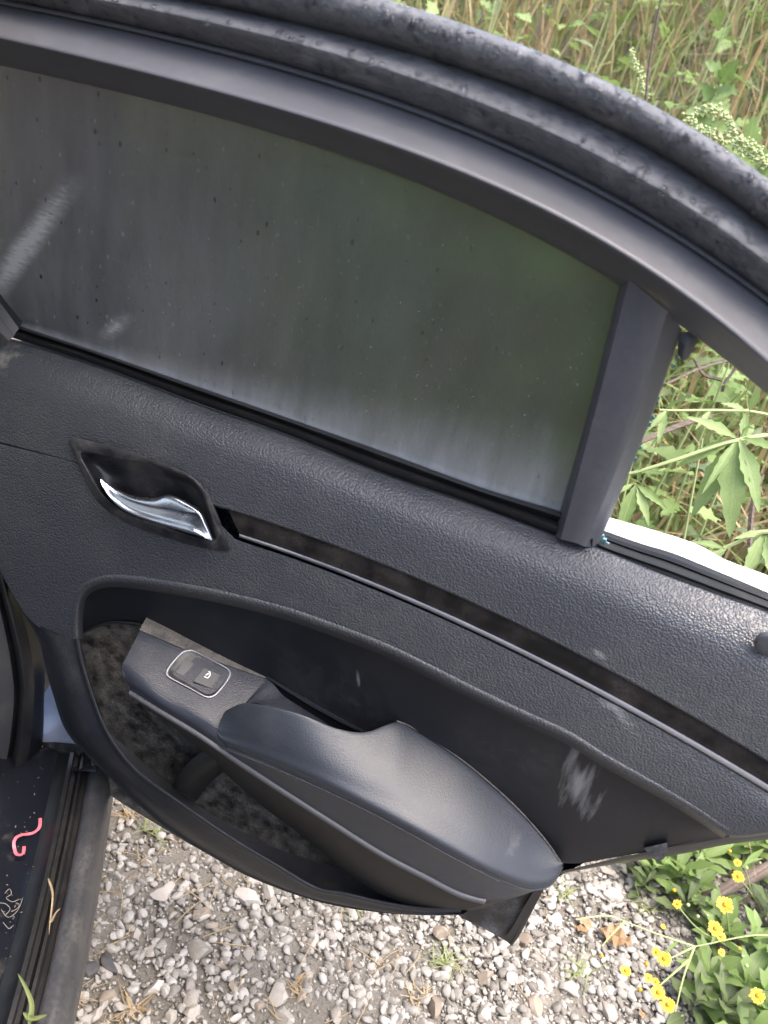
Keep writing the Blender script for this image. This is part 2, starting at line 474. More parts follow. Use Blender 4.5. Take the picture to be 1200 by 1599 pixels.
def loft(name, curves, mat, parent, n=90, m=4, smoothx=False, closed=False, ang=35, cut=(), caps=False, uv=False):
    """surface through a row of edge curves (each a list of 3-D points in the same frame)"""
    cs = [resample(c, n, closed) for c in curves]
    rows = []
    for i in range(len(cs) - 1):
        for j in range(m):
            s = j / m
            if smoothx:
                a = cs[i - 1] if i > 0 else None
                d = cs[i + 2] if i + 2 < len(cs) else None
                row = []
                for k in range(n):
                    b, c = cs[i][k], cs[i + 1][k]
                    row.append(cat(a[k] if a else b * 2 - c, b, c, d[k] if d else c * 2 - b, s))
            else:
                row = [cs[i][k].lerp(cs[i + 1][k], s) for k in range(n)]
            rows.append(row)
    rows.append(cs[-1])
    vs = [p for r in rows for p in r]
    fs = []
    nn = n if closed else n - 1
    for i in range(len(rows) - 1):
        for k in range(nn):
            k2 = (k + 1) % n
            f = (i * n + k, i * n + k2, (i + 1) * n + k2, (i + 1) * n + k)
            if cut:
                ctr = (vs[f[0]] + vs[f[1]] + vs[f[2]] + vs[f[3]]) / 4
                x, y = proj(wor(ctr))
                if any(inpoly(x, y, p) for p in cut): continue
            fs.append(f)
    if caps and closed:
        fs.append(tuple(range(n)))
        fs.append(tuple((len(rows) - 1) * n + k for k in range(n)))
    uvs = None
    if uv:
        uvs = [(k / (n - 1), i / (len(rows) - 1)) for i in range(len(rows)) for k in range(n)]
    return mesh(name, vs, fs, mat, parent, ang=ang, uvs=uvs)
def off(c, dx=0, dy=0):
    return [(p[0] + dx, p[1] + dy) for p in c]
def dd(c, w=None): return [D(p[0], p[1], p[2] if w is None else w) for p in c]
def ff(c, w=None): return [F(p[0], p[1], p[2] if w is None else w) for p in c]
def tube_data(pts, rads, seg=6, n=None, closed=False):
    if n: pts = resample(pts, n, closed)
    k = len(pts)
    if not hasattr(rads, '__len__'): rads = [rads] * k
    elif len(rads) != k: rads = list(np.interp(np.linspace(0, 1, k), np.linspace(0, 1, len(rads)), rads))
    vs, fs = [], []
    prev = None
    for i in range(k):
        if closed: t = pts[(i + 1) % k] - pts[i - 1]
        else: t = pts[min(i + 1, k - 1)] - pts[max(i - 1, 0)]
        t = t.normalized() if t.length > 1e-9 else Vector((0, 0, 1))
        if prev is None:
            a = t.orthogonal().normalized()
        else:
            a = (prev - t * prev.dot(t))
            a = a.normalized() if a.length > 1e-6 else t.orthogonal().normalized()
        prev = a
        b = t.cross(a)
        for j in range(seg):
            an = 2 * math.pi * j / seg
            vs.append(pts[i] + (a * math.cos(an) + b * math.sin(an)) * rads[i])
    kk = k if closed else k - 1
    for i in range(kk):
        for j in range(seg):
            i2 = (i + 1) % k
            fs.append((i * seg + j, i * seg + (j + 1) % seg, i2 * seg + (j + 1) % seg, i2 * seg + j))
    if not closed:
        fs.append(tuple(reversed(range(seg))))
        fs.append(tuple((k - 1) * seg + j for j in range(seg)))
    return vs, fs
def tube(name, pts, rads, mat, parent=None, seg=6, n=None, closed=False):
    vs, fs = tube_data(pts, rads, seg, n, closed)
    return mesh(name, vs, fs, mat, parent, ang=50)
def prism(name, front, back, mat, parent):
    k = len(front)
    vs = list(front) + list(back)
    fs = [tuple(range(k)), tuple(reversed(range(k, 2 * k)))]
    for i in range(k):
        fs.append((i, (i + 1) % k, k + (i + 1) % k, k + i))
    return mesh(name, vs, fs, mat, parent, smooth=False)
def tag(o, label=None, cat=None, group=None, kind=None):
    if label: o['label'] = label
    if cat: o['category'] = cat
    if group: o['group'] = group
    if kind: o['kind'] = kind
    return o
def empty(name, locn, rz=0.0):
    o = bpy.data.objects.new(name, None)
    COL.objects.link(o)
    o.location = locn
    o.rotation_euler.z = rz
    o.empty_display_size = .1
    return o

# ------------------------------------------------------------------ ground
def bank(x, y):
    q = y + .25 * x
    s = min(max((q - 2.2) / 3.6, 0), 1)
    h = 2.1 * s * s * (3 - 2 * s)
    return h + .03 * math.sin(x * 2.1 + y) * min(max(q - 1.6, 0), 1) + (max(q - 7, 0) * .02)
def make_ground():
    xs = list(np.linspace(-3, 6, 91)); ys = list(np.linspace(-3, 9, 121))
    xs = [-300, -100, -40, -15, -6] + xs + [9, 15, 40, 100, 300]
    ys = [-300, -100, -40, -15, -6] + ys + [12, 20, 50, 120, 400]
    vs = [(x, y, bank(x, y) + rng.uniform(-.006, .003)) for y in ys for x in xs]
    nx = len(xs)
    fs = [(j * nx + i, j * nx + i + 1, (j + 1) * nx + i + 1, (j + 1) * nx + i) for j in range(len(ys) - 1) for i in range(nx - 1)]
    g = mesh('ground', vs, fs, M['soil'], ang=0)
    tag(g, kind='structure')
make_ground()

# ------------------------------------------------------------------ labels that place look-alikes by what stands beside them
MARKS = [(1132,1413,'the largest yellow flower'),(1117,1453,'the ragged yellow flower near the branch'),(1058,1412,'the small yellow flower left of the largest one'),(1153,1365,'the yellow flower above the branch'),(1183,1555,'the yellow flower at the right edge'),
 (1150,1388,'the brown branch'),(1036,1497,'the pair of yellow flowers on the long stem'),(1030,1550,'the cluster of yellow flowers over the gravel'),(977,1516,'the lone yellow flower over the gravel'),(955,1455,'the large dead leaf'),
 (1085,1478,'the fork of the long pale stem'),(1030,1335,'the clip under the door edge'),(875,1355,'the armrest tip'),(790,1470,'the door shell corner'),(171,1508,'the larger dark slate stone'),(254,1400,'the flat pale grey stone'),(308,1483,'the large angular white stone'),
 (387,1408,'the blocky cream stone'),(560,1420,'the lowest curve of the door'),(690,1505,'the widest green grass tuft'),(660,1560,'the yellowed grass tuft'),(1000,150,'the knobbly seed spike'),(1140,180,'the arching seed spikes'),(1015,120,'the dark upright stalk'),(1148,690,'the large drooping fingered leaves'),
 (1090,575,'the hooked grey twig'),(1040,640,'the long pale horizontal stem'),(950,130,'the crest of the wet door seal'),(470,1545,'the brown grass tuft'),(100,1540,'the bottom of the sill')]
USED = set()
def placed(head, x, y):
    for mx, my, nm in sorted(MARKS, key=lambda q: (q[0] - x) ** 2 + (q[1] - y) ** 2):
        a = math.degrees(math.atan2(my - y, x - mx)) % 360
        w_ = ['right of', 'above and right of', 'above', 'above and left of', 'left of', 'below and left of', 'below', 'below and right of'][int((a + 22.5) // 45) % 8]
        for pre in ('close ', '', 'farther '):
            t = head + ' ' + pre + w_ + ' ' + nm
            if t not in USED and len(t.split()) <= 16 and (pre != 'close ' or (mx - x) ** 2 + (my - y) ** 2 < 2500):
                USED.add(t); return t
    return head

# ------------------------------------------------------------------ gravel
def ico(sub):
    bm = bmesh.new()
    bmesh.ops.create_icosphere(bm, subdivisions=sub, radius=1)
    v = np.array([x.co[:] for x in bm.verts]); f = np.array([[y.index for y in x.verts] for x in bm.faces])
    bm.free()
    return v, f
IV1, IF1 = ico(1)
IV2, IF2 = ico(2)
def stone_shape(iv, r, ang=7, depth=.78):
    v = iv.copy()
    for _ in range(ang):                                  # broken facets: clip the ball by random planes
        n = r.normal(size=3); n /= np.linalg.norm(n)
        d = r.uniform(.32, depth)
        h = v @ n
        v = np.where((h > d)[:, None], v - (h - d)[:, None] * n, v)
    v *= 1 + r.normal(0, .025, (len(v), 1))
    return v
def scatter_stones(name, pos, size, mat, tint=None, flat=.62, sub=1):
    iv, jf = (IV1, IF1) if sub == 1 else (IV2, IF2)
    shapes = [stone_shape(iv, nrg) for _ in range(24)]
    n = len(pos)
    allv = np.empty((n, len(iv), 3), np.float32)
    for i in range(n):
        s = shapes[nrg.integers(24)]
        a = nrg.uniform(0, 6.283); c, sn = math.cos(a), math.sin(a)
        tl = nrg.normal(0, .25)
        sc = size[i] * np.array([nrg.uniform(.8, 1.35), nrg.uniform(.7, 1.0), flat * nrg.uniform(.8, 1.25)])
        q = s * sc
        q = q @ np.array([[1, 0, 0], [0, math.cos(tl), -math.sin(tl)], [0, math.sin(tl), math.cos(tl)]])
        q = q @ np.array([[c, sn, 0], [-sn, c, 0], [0, 0, 1]])
        allv[i] = q + pos[i]
    nf = len(jf)
    faces = (jf[None] + (np.arange(n) * len(iv))[:, None, None]).reshape(-1, 3)
    me = bpy.data.meshes.new(name)
    me.vertices.add(n * len(iv)); me.vertices.foreach_set('co', allv.ravel())
    me.loops.add(faces.size); me.loops.foreach_set('vertex_index', faces.ravel().astype(np.int32))
    me.polygons.add(len(faces)); me.polygons.foreach_set('loop_start', np.arange(0, faces.size, 3, dtype=np.int32))
    a = me.attributes.new('tint', 'FLOAT', 'POINT')
    t = nrg.uniform(0, 1, n) if tint is None else tint
    a.data.foreach_set('value', np.repeat(t, len(iv)).astype(np.float32))
    me.update(calc_edges=True)
    return link(name, me, mat)
# named stones read from the photograph: pixel, half width in pixels, material
NAMED = [
 (308, 1483, 24, 'stonepale', 'large angular white stone, brightest chunk left of the middle of the gravel'),
 (254, 1400, 22, 'stonepale', 'flat pale grey stone below the door pocket curve'),
 (387, 1408, 22, 'stonepale', 'blocky cream stone just under the lower edge of the door'),
 (171, 1508, 18, 'stonedark', 'dark slate stone beside the car sill, larger of two dark stones'),
 (137, 1518, 15, 'stonedark', 'dark slate stone touching the car sill, smaller of two dark stones'),
 (955, 1401, 16, 'stonepale', 'smooth white rounded stone right of the armrest tip near the green weeds'),
 (283, 1306, 13, 'stonetan', 'tan stone partly tucked below the left edge of the door pocket'),
 (350, 1350, 14, 'stonetan', 'tan oval stone lying at the edge of the door shadow'),
]
OTHER = [(317,1430,14),(415,1393,14),(394,1377,17),(300,1567,15),(302,1586,15),(240,1546,15),(433,1550,20),(440,1586,19),(492,1473,10),(508,1480,10),
 (548,1428,13),(687,1460,13),(753,1528,17),(677,1577,16),(755,1586,14),(520,1586,14),(943,1362,15),(855,1540,15),(888,1546,16),(833,1577,17),(817,1470,15),(950,1578,15),
 (620,1470,8),(590,1497,9),(545,1512,10),(510,1516,11),(560,1555,10),(590,1535,9),(640,1540,9),(700,1520,9),(735,1550,11),(780,1500,9),(800,1530,10),(865,1440,12),(840,1500,10),(905,1500,10),
 (330,1447,11),(270,1430,9),(215,1460,10),(200,1420,9),(235,1490,11),(180,1400,9),(345,1510,11),(365,1545,11),(390,1490,10),(405,1575,11),(470,1560,10),(170,1560,12),(150,1585,12),(265,1590,12)]
def stone_thing(x, y, hw, mat, label, group=None):
    p = hitz(x, y, 0)
    d = (p - CAM).length
    s = hw * d / FOC * 1.05
    v = stone_shape(IV2, nrg, 9, .8)
    v = v * (s * 1.1, s * nrg.uniform(.72, .95), s * .62)
    me_o = mesh('stone', v, [tuple(int(q) for q in f) for f in IF2], M[mat], ang=28)
    me_o.location = (p.x, p.y, s * .22)
    me_o.rotation_euler = (nrg.normal(0, .15), nrg.normal(0, .15), nrg.uniform(0, 6.28))
    tag(me_o, label, 'stone', group)
for a in NAMED: stone_thing(*a, None if a[3] != 'stonedark' else None)
for x, y, h in OTHER:
    mt = 'stonepale' if rng.random() < .75 else 'stonetan'
    stone_thing(x, y, h, mt, placed('pale stone' if mt == 'stonepale' else 'tan stone', x, y), 'larger limestone stones in the gravel')
def gravel():
    pos, size = [], []
    def dens(x, y):
        q = y + .25 * x
        if q > 1.75: return 0
        k = .68 + .3 * math.sin(5 * x + 1.2) * math.sin(6 * y + .5) + .2 * math.sin(17 * x) * math.sin(19 * y + 1)
        k += .5 * min(max((x - .1) / .3, 0), 1)
        return min(k, 1) * (1 if q < 1.5 else .5)
    for _ in range(60000):
        x, y = rng.uniform(-.75, 1.35), rng.uniform(.55, 1.8)
        if rng.random() < dens(x, y):
            s = min(.0028 * math.exp(abs(rng.gauss(0, .74))), .012)
            pos.append((x, y, s * .3)); size.append(s)
    for _ in range(9000):
        x, y = rng.uniform(-2.5, 3), rng.uniform(-2.5, 1.8)
        if -.75 < x < 1.35 and y > .55: continue
        s = min(.006 * math.exp(abs(rng.gauss(0, .6))), .022)
        pos.append((x, y, s * .3)); size.append(s)
    pos, size = np.array(pos), np.array(size)
    big = size > .0065
    tag(scatter_stones('gravel', pos[big], size[big], M['stone'], sub=2), kind='stuff', label='pale crushed limestone gravel spread on the ground below the open door')
    tag(scatter_stones('grit', pos[~big], size[~big], M['stone']), kind='stuff', label='fine stone grit lying between the gravel below the open door')
gravel()

# ------------------------------------------------------------------ foliage
def leaf_geo(L, wd, n=8, serr=0.0, fold=.25, curl=.3, shape=.42, wav=0.0, seed=0):
    """lanceolate leaf along +X, face up +Z: mid row and two sides, toothed edge"""
    r = random.Random(seed)
    vs, uv, fs = [], [], []
    for i in range(n + 1):
        s = i / n
        prof = (s / shape) ** .8 if s < shape else ((1 - s) / (1 - shape)) ** .75
        prof = max(prof, 0.02 if i == n else .08)
        hw = wd * .5 * prof
        tooth = 1 + serr * (1 if i % 2 else -1)
        z = -curl * L * s * s
        wv = wav * wd * math.sin(i * 1.9 + seed)
        vs += [(s * L, hw * tooth, z + fold * hw + wv), (s * L, 0, z), (s * L, -hw * tooth, z + fold * hw - wv)]
        uv += [(0, s), (.5, s), (1, s)]
    for i in range(n):
        a = i * 3
        fs += [(a, a + 1, a + 4, a + 3), (a + 1, a + 2, a + 5, a + 4)]
    return vs, fs, uv
LEAFLIB = {}
def leafmesh(kind, var):
    key = (kind, var)
    if key in LEAFLIB: return LEAFLIB[key]
    r = random.Random(hash(kind) % 1000 if False else sum(map(ord, kind)) * 7 + var)
    if kind == 'lance': g = leaf_geo(1, .26, 12, .10, .3, r.uniform(.1, .35), .40, .05, var)
    elif kind == 'spoon': g = leaf_geo(1, .38, 8, .03, .35, r.uniform(.05, .4), .62, .06, var)
    elif kind == 'lobed': g = leaf_geo(1, .55, 10, .28, .3, r.uniform(.1, .3), .38, .08, var)
    else: g = leaf_geo(1, .14, 6, .0, .4, r.uniform(.2, .6), .4, .0, var)
    me = bpy.data.meshes.new('leaf_' + kind)
    me.from_pydata(g[0], [], g[1])
    me.polygons.foreach_set('use_smooth', [True] * len(me.polygons))
    ul = me.uv_layers.new(name='UVMap')
    for l in me.loops: ul.data[l.index].uv = g[2][l.vertex_index]
    a = me.attributes.new('tint', 'FLOAT', 'POINT')
    LEAFLIB[key] = me
    return me
LEAFCACHE = {}
def leaf_part(parent, p0, direction, normal, L, kind='lance', mat='leaf', wf=1.0, name='leaf'):
    var = rng.randrange(4)
    key = (kind, var, mat)
    if key not in LEAFCACHE:
        me = leafmesh(kind, var).copy()
        me.materials.append(M[mat])
        LEAFCACHE[key] = me
    x = direction.normalized()
    z = (normal - x * normal.dot(x))
    z = z.normalized() if z.length > 1e-4 else x.orthogonal().normalized()
    y = z.cross(x)
    mw = Matrix((x * L, y * L * wf, z * L)).transposed().to_4x4()
    mw.translation = p0 - Vector(parent.location)
    o = bpy.data.objects.new(name, LEAFCACHE[key])
    COL.objects.link(o)
    o.parent = parent
    o.matrix_basis = mw
    return o
def rel(parent, pts):
    b = Vector(parent.location)
    return [p - b for p in pts]

# meadow: thousands of blades nobody could count, kept as two masses
def blades(name, n, region, hr, wr, mat, lean, label, droop=.25):
    K = 5
    vs = np.empty((n, K * 2, 3), np.float32); tint = np.empty(n)
    uv = np.tile(np.array([[0.15, k / (K - 1)] if j == 0 else [.45, k / (K - 1)] for k in range(K) for j in (0, 1)]), (n, 1))
    for i in range(n):
        x, y = region()
        h = nrg.uniform(*hr) * (1 if nrg.random() > .3 else .6); wd = nrg.uniform(*wr)
        a = nrg.uniform(0, 6.283); le = min(abs(nrg.normal(0, lean)), 1.1)
        h = h / math.sqrt(1 + le * le); le = le * h
        dx, dy = math.cos(a), math.sin(a)
        b = nrg.uniform(0, 3.1416); px, py = math.cos(b) * wd, math.sin(b) * wd
        z0 = bank(x, y) - .01
        kink = nrg.uniform(.4, .95) if nrg.random() < droop else 2
        for k in range(K):
            s = k / (K - 1)
            r_ = le * s ** 1.6; zz = h * s
            if s > kink:
                r_ += h * (s - kink) * .8; zz = h * (kink + (s - kink) * -.25)
            ww = (1 - s) ** .6 * .9 + .1
            vs[i, 2 * k] = (x + dx * r_ - px * ww, y + dy * r_ - py * ww, z0 + zz)
            vs[i, 2 * k + 1] = (x + dx * r_ + px * ww, y + dy * r_ + py * ww, z0 + zz)
        tint[i] = nrg.random()
    base = np.array([[2 * k, 2 * k + 1, 2 * k + 3, 2 * k + 2] for k in range(K - 1)])
    faces = (base[None] + (np.arange(n) * K * 2)[:, None, None]).reshape(-1, 4)
    me = bpy.data.meshes.new(name)
    me.vertices.add(n * K * 2); me.vertices.foreach_set('co', vs.ravel())
    me.loops.add(faces.size); me.loops.foreach_set('vertex_index', faces.ravel().astype(np.int32))
    me.polygons.add(len(faces)); me.polygons.foreach_set('loop_start', np.arange(0, faces.size, 4, dtype=np.int32))
    ul = me.uv_layers.new(name='UVMap'); ul.data.foreach_set('uv', uv[faces.ravel()].astype(np.float32).ravel())
    at = me.attributes.new('tint', 'FLOAT', 'POINT'); at.data.foreach_set('value', np.repeat(tint, K * 2).astype(np.float32))
    me.update(calc_edges=True)
    return tag(link(name, me, M[mat]), label, kind='stuff')
CT = (hitz(170, 1210, .35) - hitz(103, 1599, .35)).normalized(); CN = Vector((CT.y, -CT.x, 0)); CO = hitz(103, 1599, .35)
def undercar(x, y):
    q = Vector((x - CO.x, y - CO.y, 0))
    return q.dot(CN) < .35 and q.dot(CT) < 3.2
def reg_far():
    while True:
        x, y = nrg.uniform(-3.5, 6), nrg.uniform(2.0, 8.5)
        if y + .25 * x > 2.3 and y < 6.5 and not undercar(x, y) and nrg.random() < 1.5 - y * .2: return x, y
def reg_mid():
    while True:
        x, y = nrg.uniform(-1.5, 3.2), nrg.uniform(1.3, 3.6)
        if y + .25 * x > 1.85 and not undercar(x, y): return x, y
blades('dry_grass', 6000, reg_far, (.5, 1.5), (.003, .011), 'grassdry', .75, 'tall tan and rusty dry grass covering the bank behind the door', .5)
blades('green_grass', 9500, reg_far, (.4, 1.2), (.003, .009), 'grassgreen', .45, 'tall green grass mixed through the bank behind the door', .4)
blades('meadow_grass', 6000, reg_mid, (.1, .45), (.0015, .0035), 'grassgreen', .5, 'fine green grass growing low between the weeds behind the door', .3)
blades('dead_grass', 4500, reg_mid, (.1, .6), (.0012, .003), 'grassdry', .8, 'thin dead stalks lying between the weeds behind the door', .5)

def leafmass(name, n, region, Lr, mat, kind, label, hmax):
    src = [leafmesh(kind, v) for v in range(4)]
    geo = []
    for me in src:
        v = np.array([x.co[:] for x in me.vertices]); f = np.array([list(p.vertices) for p in me.polygons])
        u = np.zeros((len(v), 2)); 
        for l in me.loops: u[l.vertex_index] = me.uv_layers[0].data[l.index].uv[:]
        geo.append((v, f, u))
    V_, F_, U_, T_ = [], [], [], []
    nv = 0
    for i in range(n):
        v, f, u = geo[nrg.integers(4)]
        x, y = region()
        L = nrg.uniform(*Lr)
        a = nrg.uniform(0, 6.283); e = nrg.uniform(-.5, .7)
        d = Vector((math.cos(a) * math.cos(e), math.sin(a) * math.cos(e), math.sin(e)))
        nn = Vector((nrg.normal(0, .5), nrg.normal(0, .5), 1))
        z = (nn - d * nn.dot(d)).normalized(); yv = z.cross(d)
        mat3 = np.array([d, yv, z]) * L
        q = v @ mat3 + np.array((x, y, bank(x, y) + nrg.random() ** 1.5 * hmax))
        V_.append(q); F_.append(f + nv); U_.append(u); T_.append(np.full(len(v), nrg.random())); nv += len(v)
    vs = np.concatenate(V_); fs = np.concatenate(F_); us = np.concatenate(U_); ts = np.concatenate(T_)
    o = mesh(name, vs.tolist(), [tuple(int(k) for k in r) for r in fs], M[mat], ang=0, uvs=us, tint=ts)
    return tag(o, label, kind='stuff')
leafmass('weed_leaves', 6500, reg_mid, (.04, .10), 'leaf', 'lance', 'mass of narrow green weed leaves growing behind the door', .5)
leafmass('undergrowth', 2600, reg_mid, (.03, .08), 'leafdark', 'lobed', 'dull green undergrowth close to the ground behind the door', .25)
leafmass('bank_leaves', 8500, reg_far, (.05, .13), 'leafpale', 'lobed', 'pale leafy weeds scattered through the grass on the bank', 1.0)
leafmass('bank_undergrowth', 6500, reg_far, (.06, .14), 'leafdark', 'lance', 'darker leaves low in the grass on the bank', .8)

# ------------------------------------------------------------------ the open car door
car = empty('car', (O.x - .45, O.y - .3, 0))
tag(car, 'black car with its door swung open over the gravel, wet dark window and dirty sill', 'car')
shellp = [Vector((-.12, 0, .12)), Vector((.0, 0, .05)), Vector((.40, 0, .06)), Vector((.47, 0, .18)), Vector((.55, 0, .33)), Vector((.67, 0, .42)), Vector((.69, 0, .56)), Vector((.66, 0, .60)), (Vector((.3, 0, .62))), Vector((-.35, 0, .64)), Vector((-.30, 0, .45)), Vector((-.24, 0, .33)), Vector((-.19, 0, .22))]
door = prism('door', [p + Vector((0, .03, 0)) for p in shellp], [p + Vector((0, .10, 0)) for p in shellp], M['paint'], car)
door.location = Vector((O.x, O.y, BASE)) - Vector(car.location)
door.rotation_euler.z = math.atan2(U.y, U.x)

# window frame -------------------------------------------------------
c_out = [(-150,-158),(0,-135),(200,-100),(400,-55),(590,0),(735,42),(875,92),(1000,150),(1100,214),(1200,284),(1330,388)]
c_groove = [(-150,-75),(0,-58),(150,-28),(300,2),(450,33),(600,72),(700,100),(800,132),(915,180),(1030,241),(1120,297),(1200,360),(1330,475)]
c_ridge = [(-150,-52),(0,-36),(150,-10),(240,6),(350,34),(500,70),(600,98),(650,115),(800,157),(920,225),(1050,299),(1190,392),(1330,507)]
c_lip = [(-150,-22),(0,5),(250,55),(400,100),(600,158),(725,203),(900,279),(1050,374),(1200,468),(1330,582)]
c_crease = [(-150,30),(0,60),(200,105),(400,165),(600,224),(800,301),(950,384),(1100,482),(1200,573),(1330,700)]
c_gtop = [(-150,68),(0,100),(200,145),(450,213),(600,270),(800,345),(970,440),(1065,515),(1200,615),(1330,738)]
def fitn(c, deg, n=26):
    k = np.polyfit([p[0] / 1000 for p in c], [p[1] for p in c], deg)
    return [(float(x), float(np.polyval(k, x / 1000))) for x in np.linspace(c[0][0], c[-1][0], n)]
c_out, c_groove, c_ridge, c_lip, c_crease, c_gtop = [fitn(c, 4) for c in (c_out, c_groove, c_ridge, c_lip, c_crease, c_gtop)]
def mixcurve(a, b, t, n=24):
    A = resample([Vector((p[0], p[1], 0)) for p in a], n); B = resample([Vector((p[0], p[1], 0)) for p in b], n)
    return [tuple(p.lerp(q, t)[:2]) for p, q in zip(A, B)]
oc = lambda c, w: [F(p[0], p[1], w) for p in c]
frame = loft('window_frame', [oc(c_gtop, -.022), oc(c_gtop, -.008), oc(mixcurve(c_gtop, c_crease, .5), .014), oc(mixcurve(c_gtop, c_crease, .92), .035), oc(mixcurve(c_crease, c_lip, .06), .037), oc(mixcurve(c_crease, c_lip, .18), .032), oc(mixcurve(c_crease, c_lip, .55), .012), oc(mixcurve(c_crease, c_lip, .93), -.009), oc(c_lip, -.011)],
     M['frame'], door, n=140, m=3, smoothx=True)
lip = loft('frame_lip', [oc(off(c_lip, 0, 4), -.011), oc(off(c_lip, 0, 1), -.005), oc(off(c_lip, 1, -4), -.006), oc(off(c_lip, 2, -8), -.014)], M['frame'], frame, n=140, m=2, smoothx=True)
inner_seal = loft('inner_weatherstrip', [oc(off(c_lip, 2, -6), -.016), oc(mixcurve(c_lip, c_ridge, .25), -.006), oc(mixcurve(c_lip, c_ridge, .75), .010), oc(c_ridge, .006), oc(mixcurve(c_ridge, c_groove, .5), -.008), oc(c_groove, -.024)],
     M['wetseal'], door, n=160, m=4, smoothx=True)
outer_seal = loft('outer_weatherstrip', [oc(c_groove, -.020), oc(mixcurve(c_groove, c_out, .12), -.008), oc(mixcurve(c_groove, c_out, .4), .002), oc(mixcurve(c_groove, c_out, .75), .003), oc(mixcurve(c_groove, c_out, .93), -.004), oc(c_out, -.018), oc(c_out, -.06)],
     M['wetseal'], door, n=160, m=4, smoothx=True)
loft('frame_skin', [oc(c_out, -.062), oc(mixcurve(c_out, c_groove, .4), -.07), oc(c_gtop, -.045), oc(c_gtop, -.02)], M['paint'], door, n=100, m=2)

# belt line, glass, divider -----------------------------------------
belt_top = [(-40,482),(30,508),(150,548),(300,600),(450,652),(600,705),(750,760),(872,797),(930,818)]
belt_low = [(-40,500),(28,527),(150,566),(300,623),(450,676),(600,736),(750,788),(868,833),(925,853)]
gt2 = [(-150,60),(0,92),(200,137),(450,205),(600,262),(800,337),(985,440)]
gb2 = [(-40,500),(30,520),(300,612),(600,718),(880,810)]
glass = loft('window_glass', [oc(gb2, -.020), oc(gt2, -.020)], M['glass'], door, n=120, m=60, uv=True)
g2 = loft('glass_back', [oc(gb2, -.024), oc(gt2, -.024)], simple('clear glass back', (1, 1, 1), .02), glass, n=2, m=1) if False else None
loft('belt_seal', [oc(belt_top, -.022), oc(off(belt_top, 0, 2), -.012), oc(mixcurve(belt_top, belt_low, .25), -.008), oc(mixcurve(belt_top, belt_low, .42), -.016), oc(mixcurve(belt_top, belt_low, .5), -.014), oc(mixcurve(belt_top, belt_low, .7), -.004), oc(mixcurve(belt_top, belt_low, .88), -.006), oc(off(belt_low, 0, 3), -.012)],
     M['rubber'], door, n=120, m=2, smoothx=True)
div = [[(971,434,-.020),(920,638,-.020),(865,833,-.020)], [(975,434,-.004),(923,640,-.004),(869,838,-.004)], [(983,436,.006),(930,642,.006),(876,842,.006)],
       [(1032,478,.008),(975,668,.008),(903,849,.008)], [(1043,486,.005),(985,672,.005),(911,853,.005)], [(1050,490,-.003),(992,674,-.003),(917,854,-.003)],
       [(1063,511,-.018),(1004,680,-.018),(931,853,-.018)], [(1066,514,-.028),(1006,681,-.028),(934,853,-.028)], [(1066,514,-.05),(1000,681,-.05),(925,853,-.05)]]
divider = loft('divider_bar', [ff(c) for c in div], M['frame'], door, n=40, m=2)
# front upright of the window frame
fu = [[(36,500,-.022),(4,462,-.022),(-60,375,-.022),(-150,240,-.022)], [(30,513,-.004),(0,472,-.004),(-66,388,-.004),(-160,255,-.004)], [(22,524,.004),(-8,486,.004),(-75,400,.004),(-170,270,.004)]]
loft('frame_upright', [ff(c) for c in fu], M['rubber'], door, n=30, m=3)
fu2 = [[(24,523,.002),(-6,485,.002),(-73,400,.002),(-168,270,.002)], [(14,532,.012),(-20,497,.012),(-90,412,.012),(-180,285,.012)], [(-40,560,.016),(-75,525,.016),(-140,440,.016),(-220,310,.016)]]
loft('upright_cover', [ff(c) for c in fu2], M['greytrim'], door, n=30, m=3)

# rear quarter opening ------------------------------------------------
rt_ = [(938,807),(1075,848),(1133,877),(1200,902),(1290,938)]
rl_ = [(938,824),(1000,846),(1050,861),(1100,881),(1200,923),(1290,962)]
tr_ = [(925,852),(945,862),(1033,894),(1133,931),(1200,955),(1290,990)]
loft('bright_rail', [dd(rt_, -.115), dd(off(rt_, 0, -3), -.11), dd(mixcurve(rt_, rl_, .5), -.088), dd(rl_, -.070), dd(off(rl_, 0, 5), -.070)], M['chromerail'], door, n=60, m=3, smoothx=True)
loft('quarter_seal', [dd(off(rl_, 0, 1), -.075), dd(off(rl_, 0, 3), -.062), dd(mixcurve(rl_, tr_, .25), -.052), dd(mixcurve(rl_, tr_, .42), -.050), dd(mixcurve(rl_, tr_, .47), -.056), dd(mixcurve(rl_, tr_, .56), -.036), dd(mixcurve(rl_, tr_, .72), -.026), dd(mixcurve(rl_, tr_, .80), -.020), dd(mixcurve(rl_, tr_, .84), -.024), dd(tr_, -.020), dd(off(tr_, 0, 6), -.02)],
     M['rubber'], door, n=80, m=2)
smear(M['recess'], D(906, 1215, .014), (.026, .2, .062), R(-16), .62, streak=(85, 60, 13))
smear(M['recess'], D(905, 1150, .02), (.012, .2, .03), R(-10), .2)
smear(M['recess'], D(560, 1060, .017), (.003, .2, .018), R(-20), .4)
smear(M['leather'], D(968, 1120, .04), (.04, .2, .008), R(28), .45, streak=(30, 90, 120))
smear(M['leather'], D(935, 1020, .033), (.014, .2, .005), R(28), .4, streak=(60, 90, 120))
smear(M['leather'], D(10, 545, -.005), (.03, .2, .02), 0, .6, (.30, .28, .24, 1))
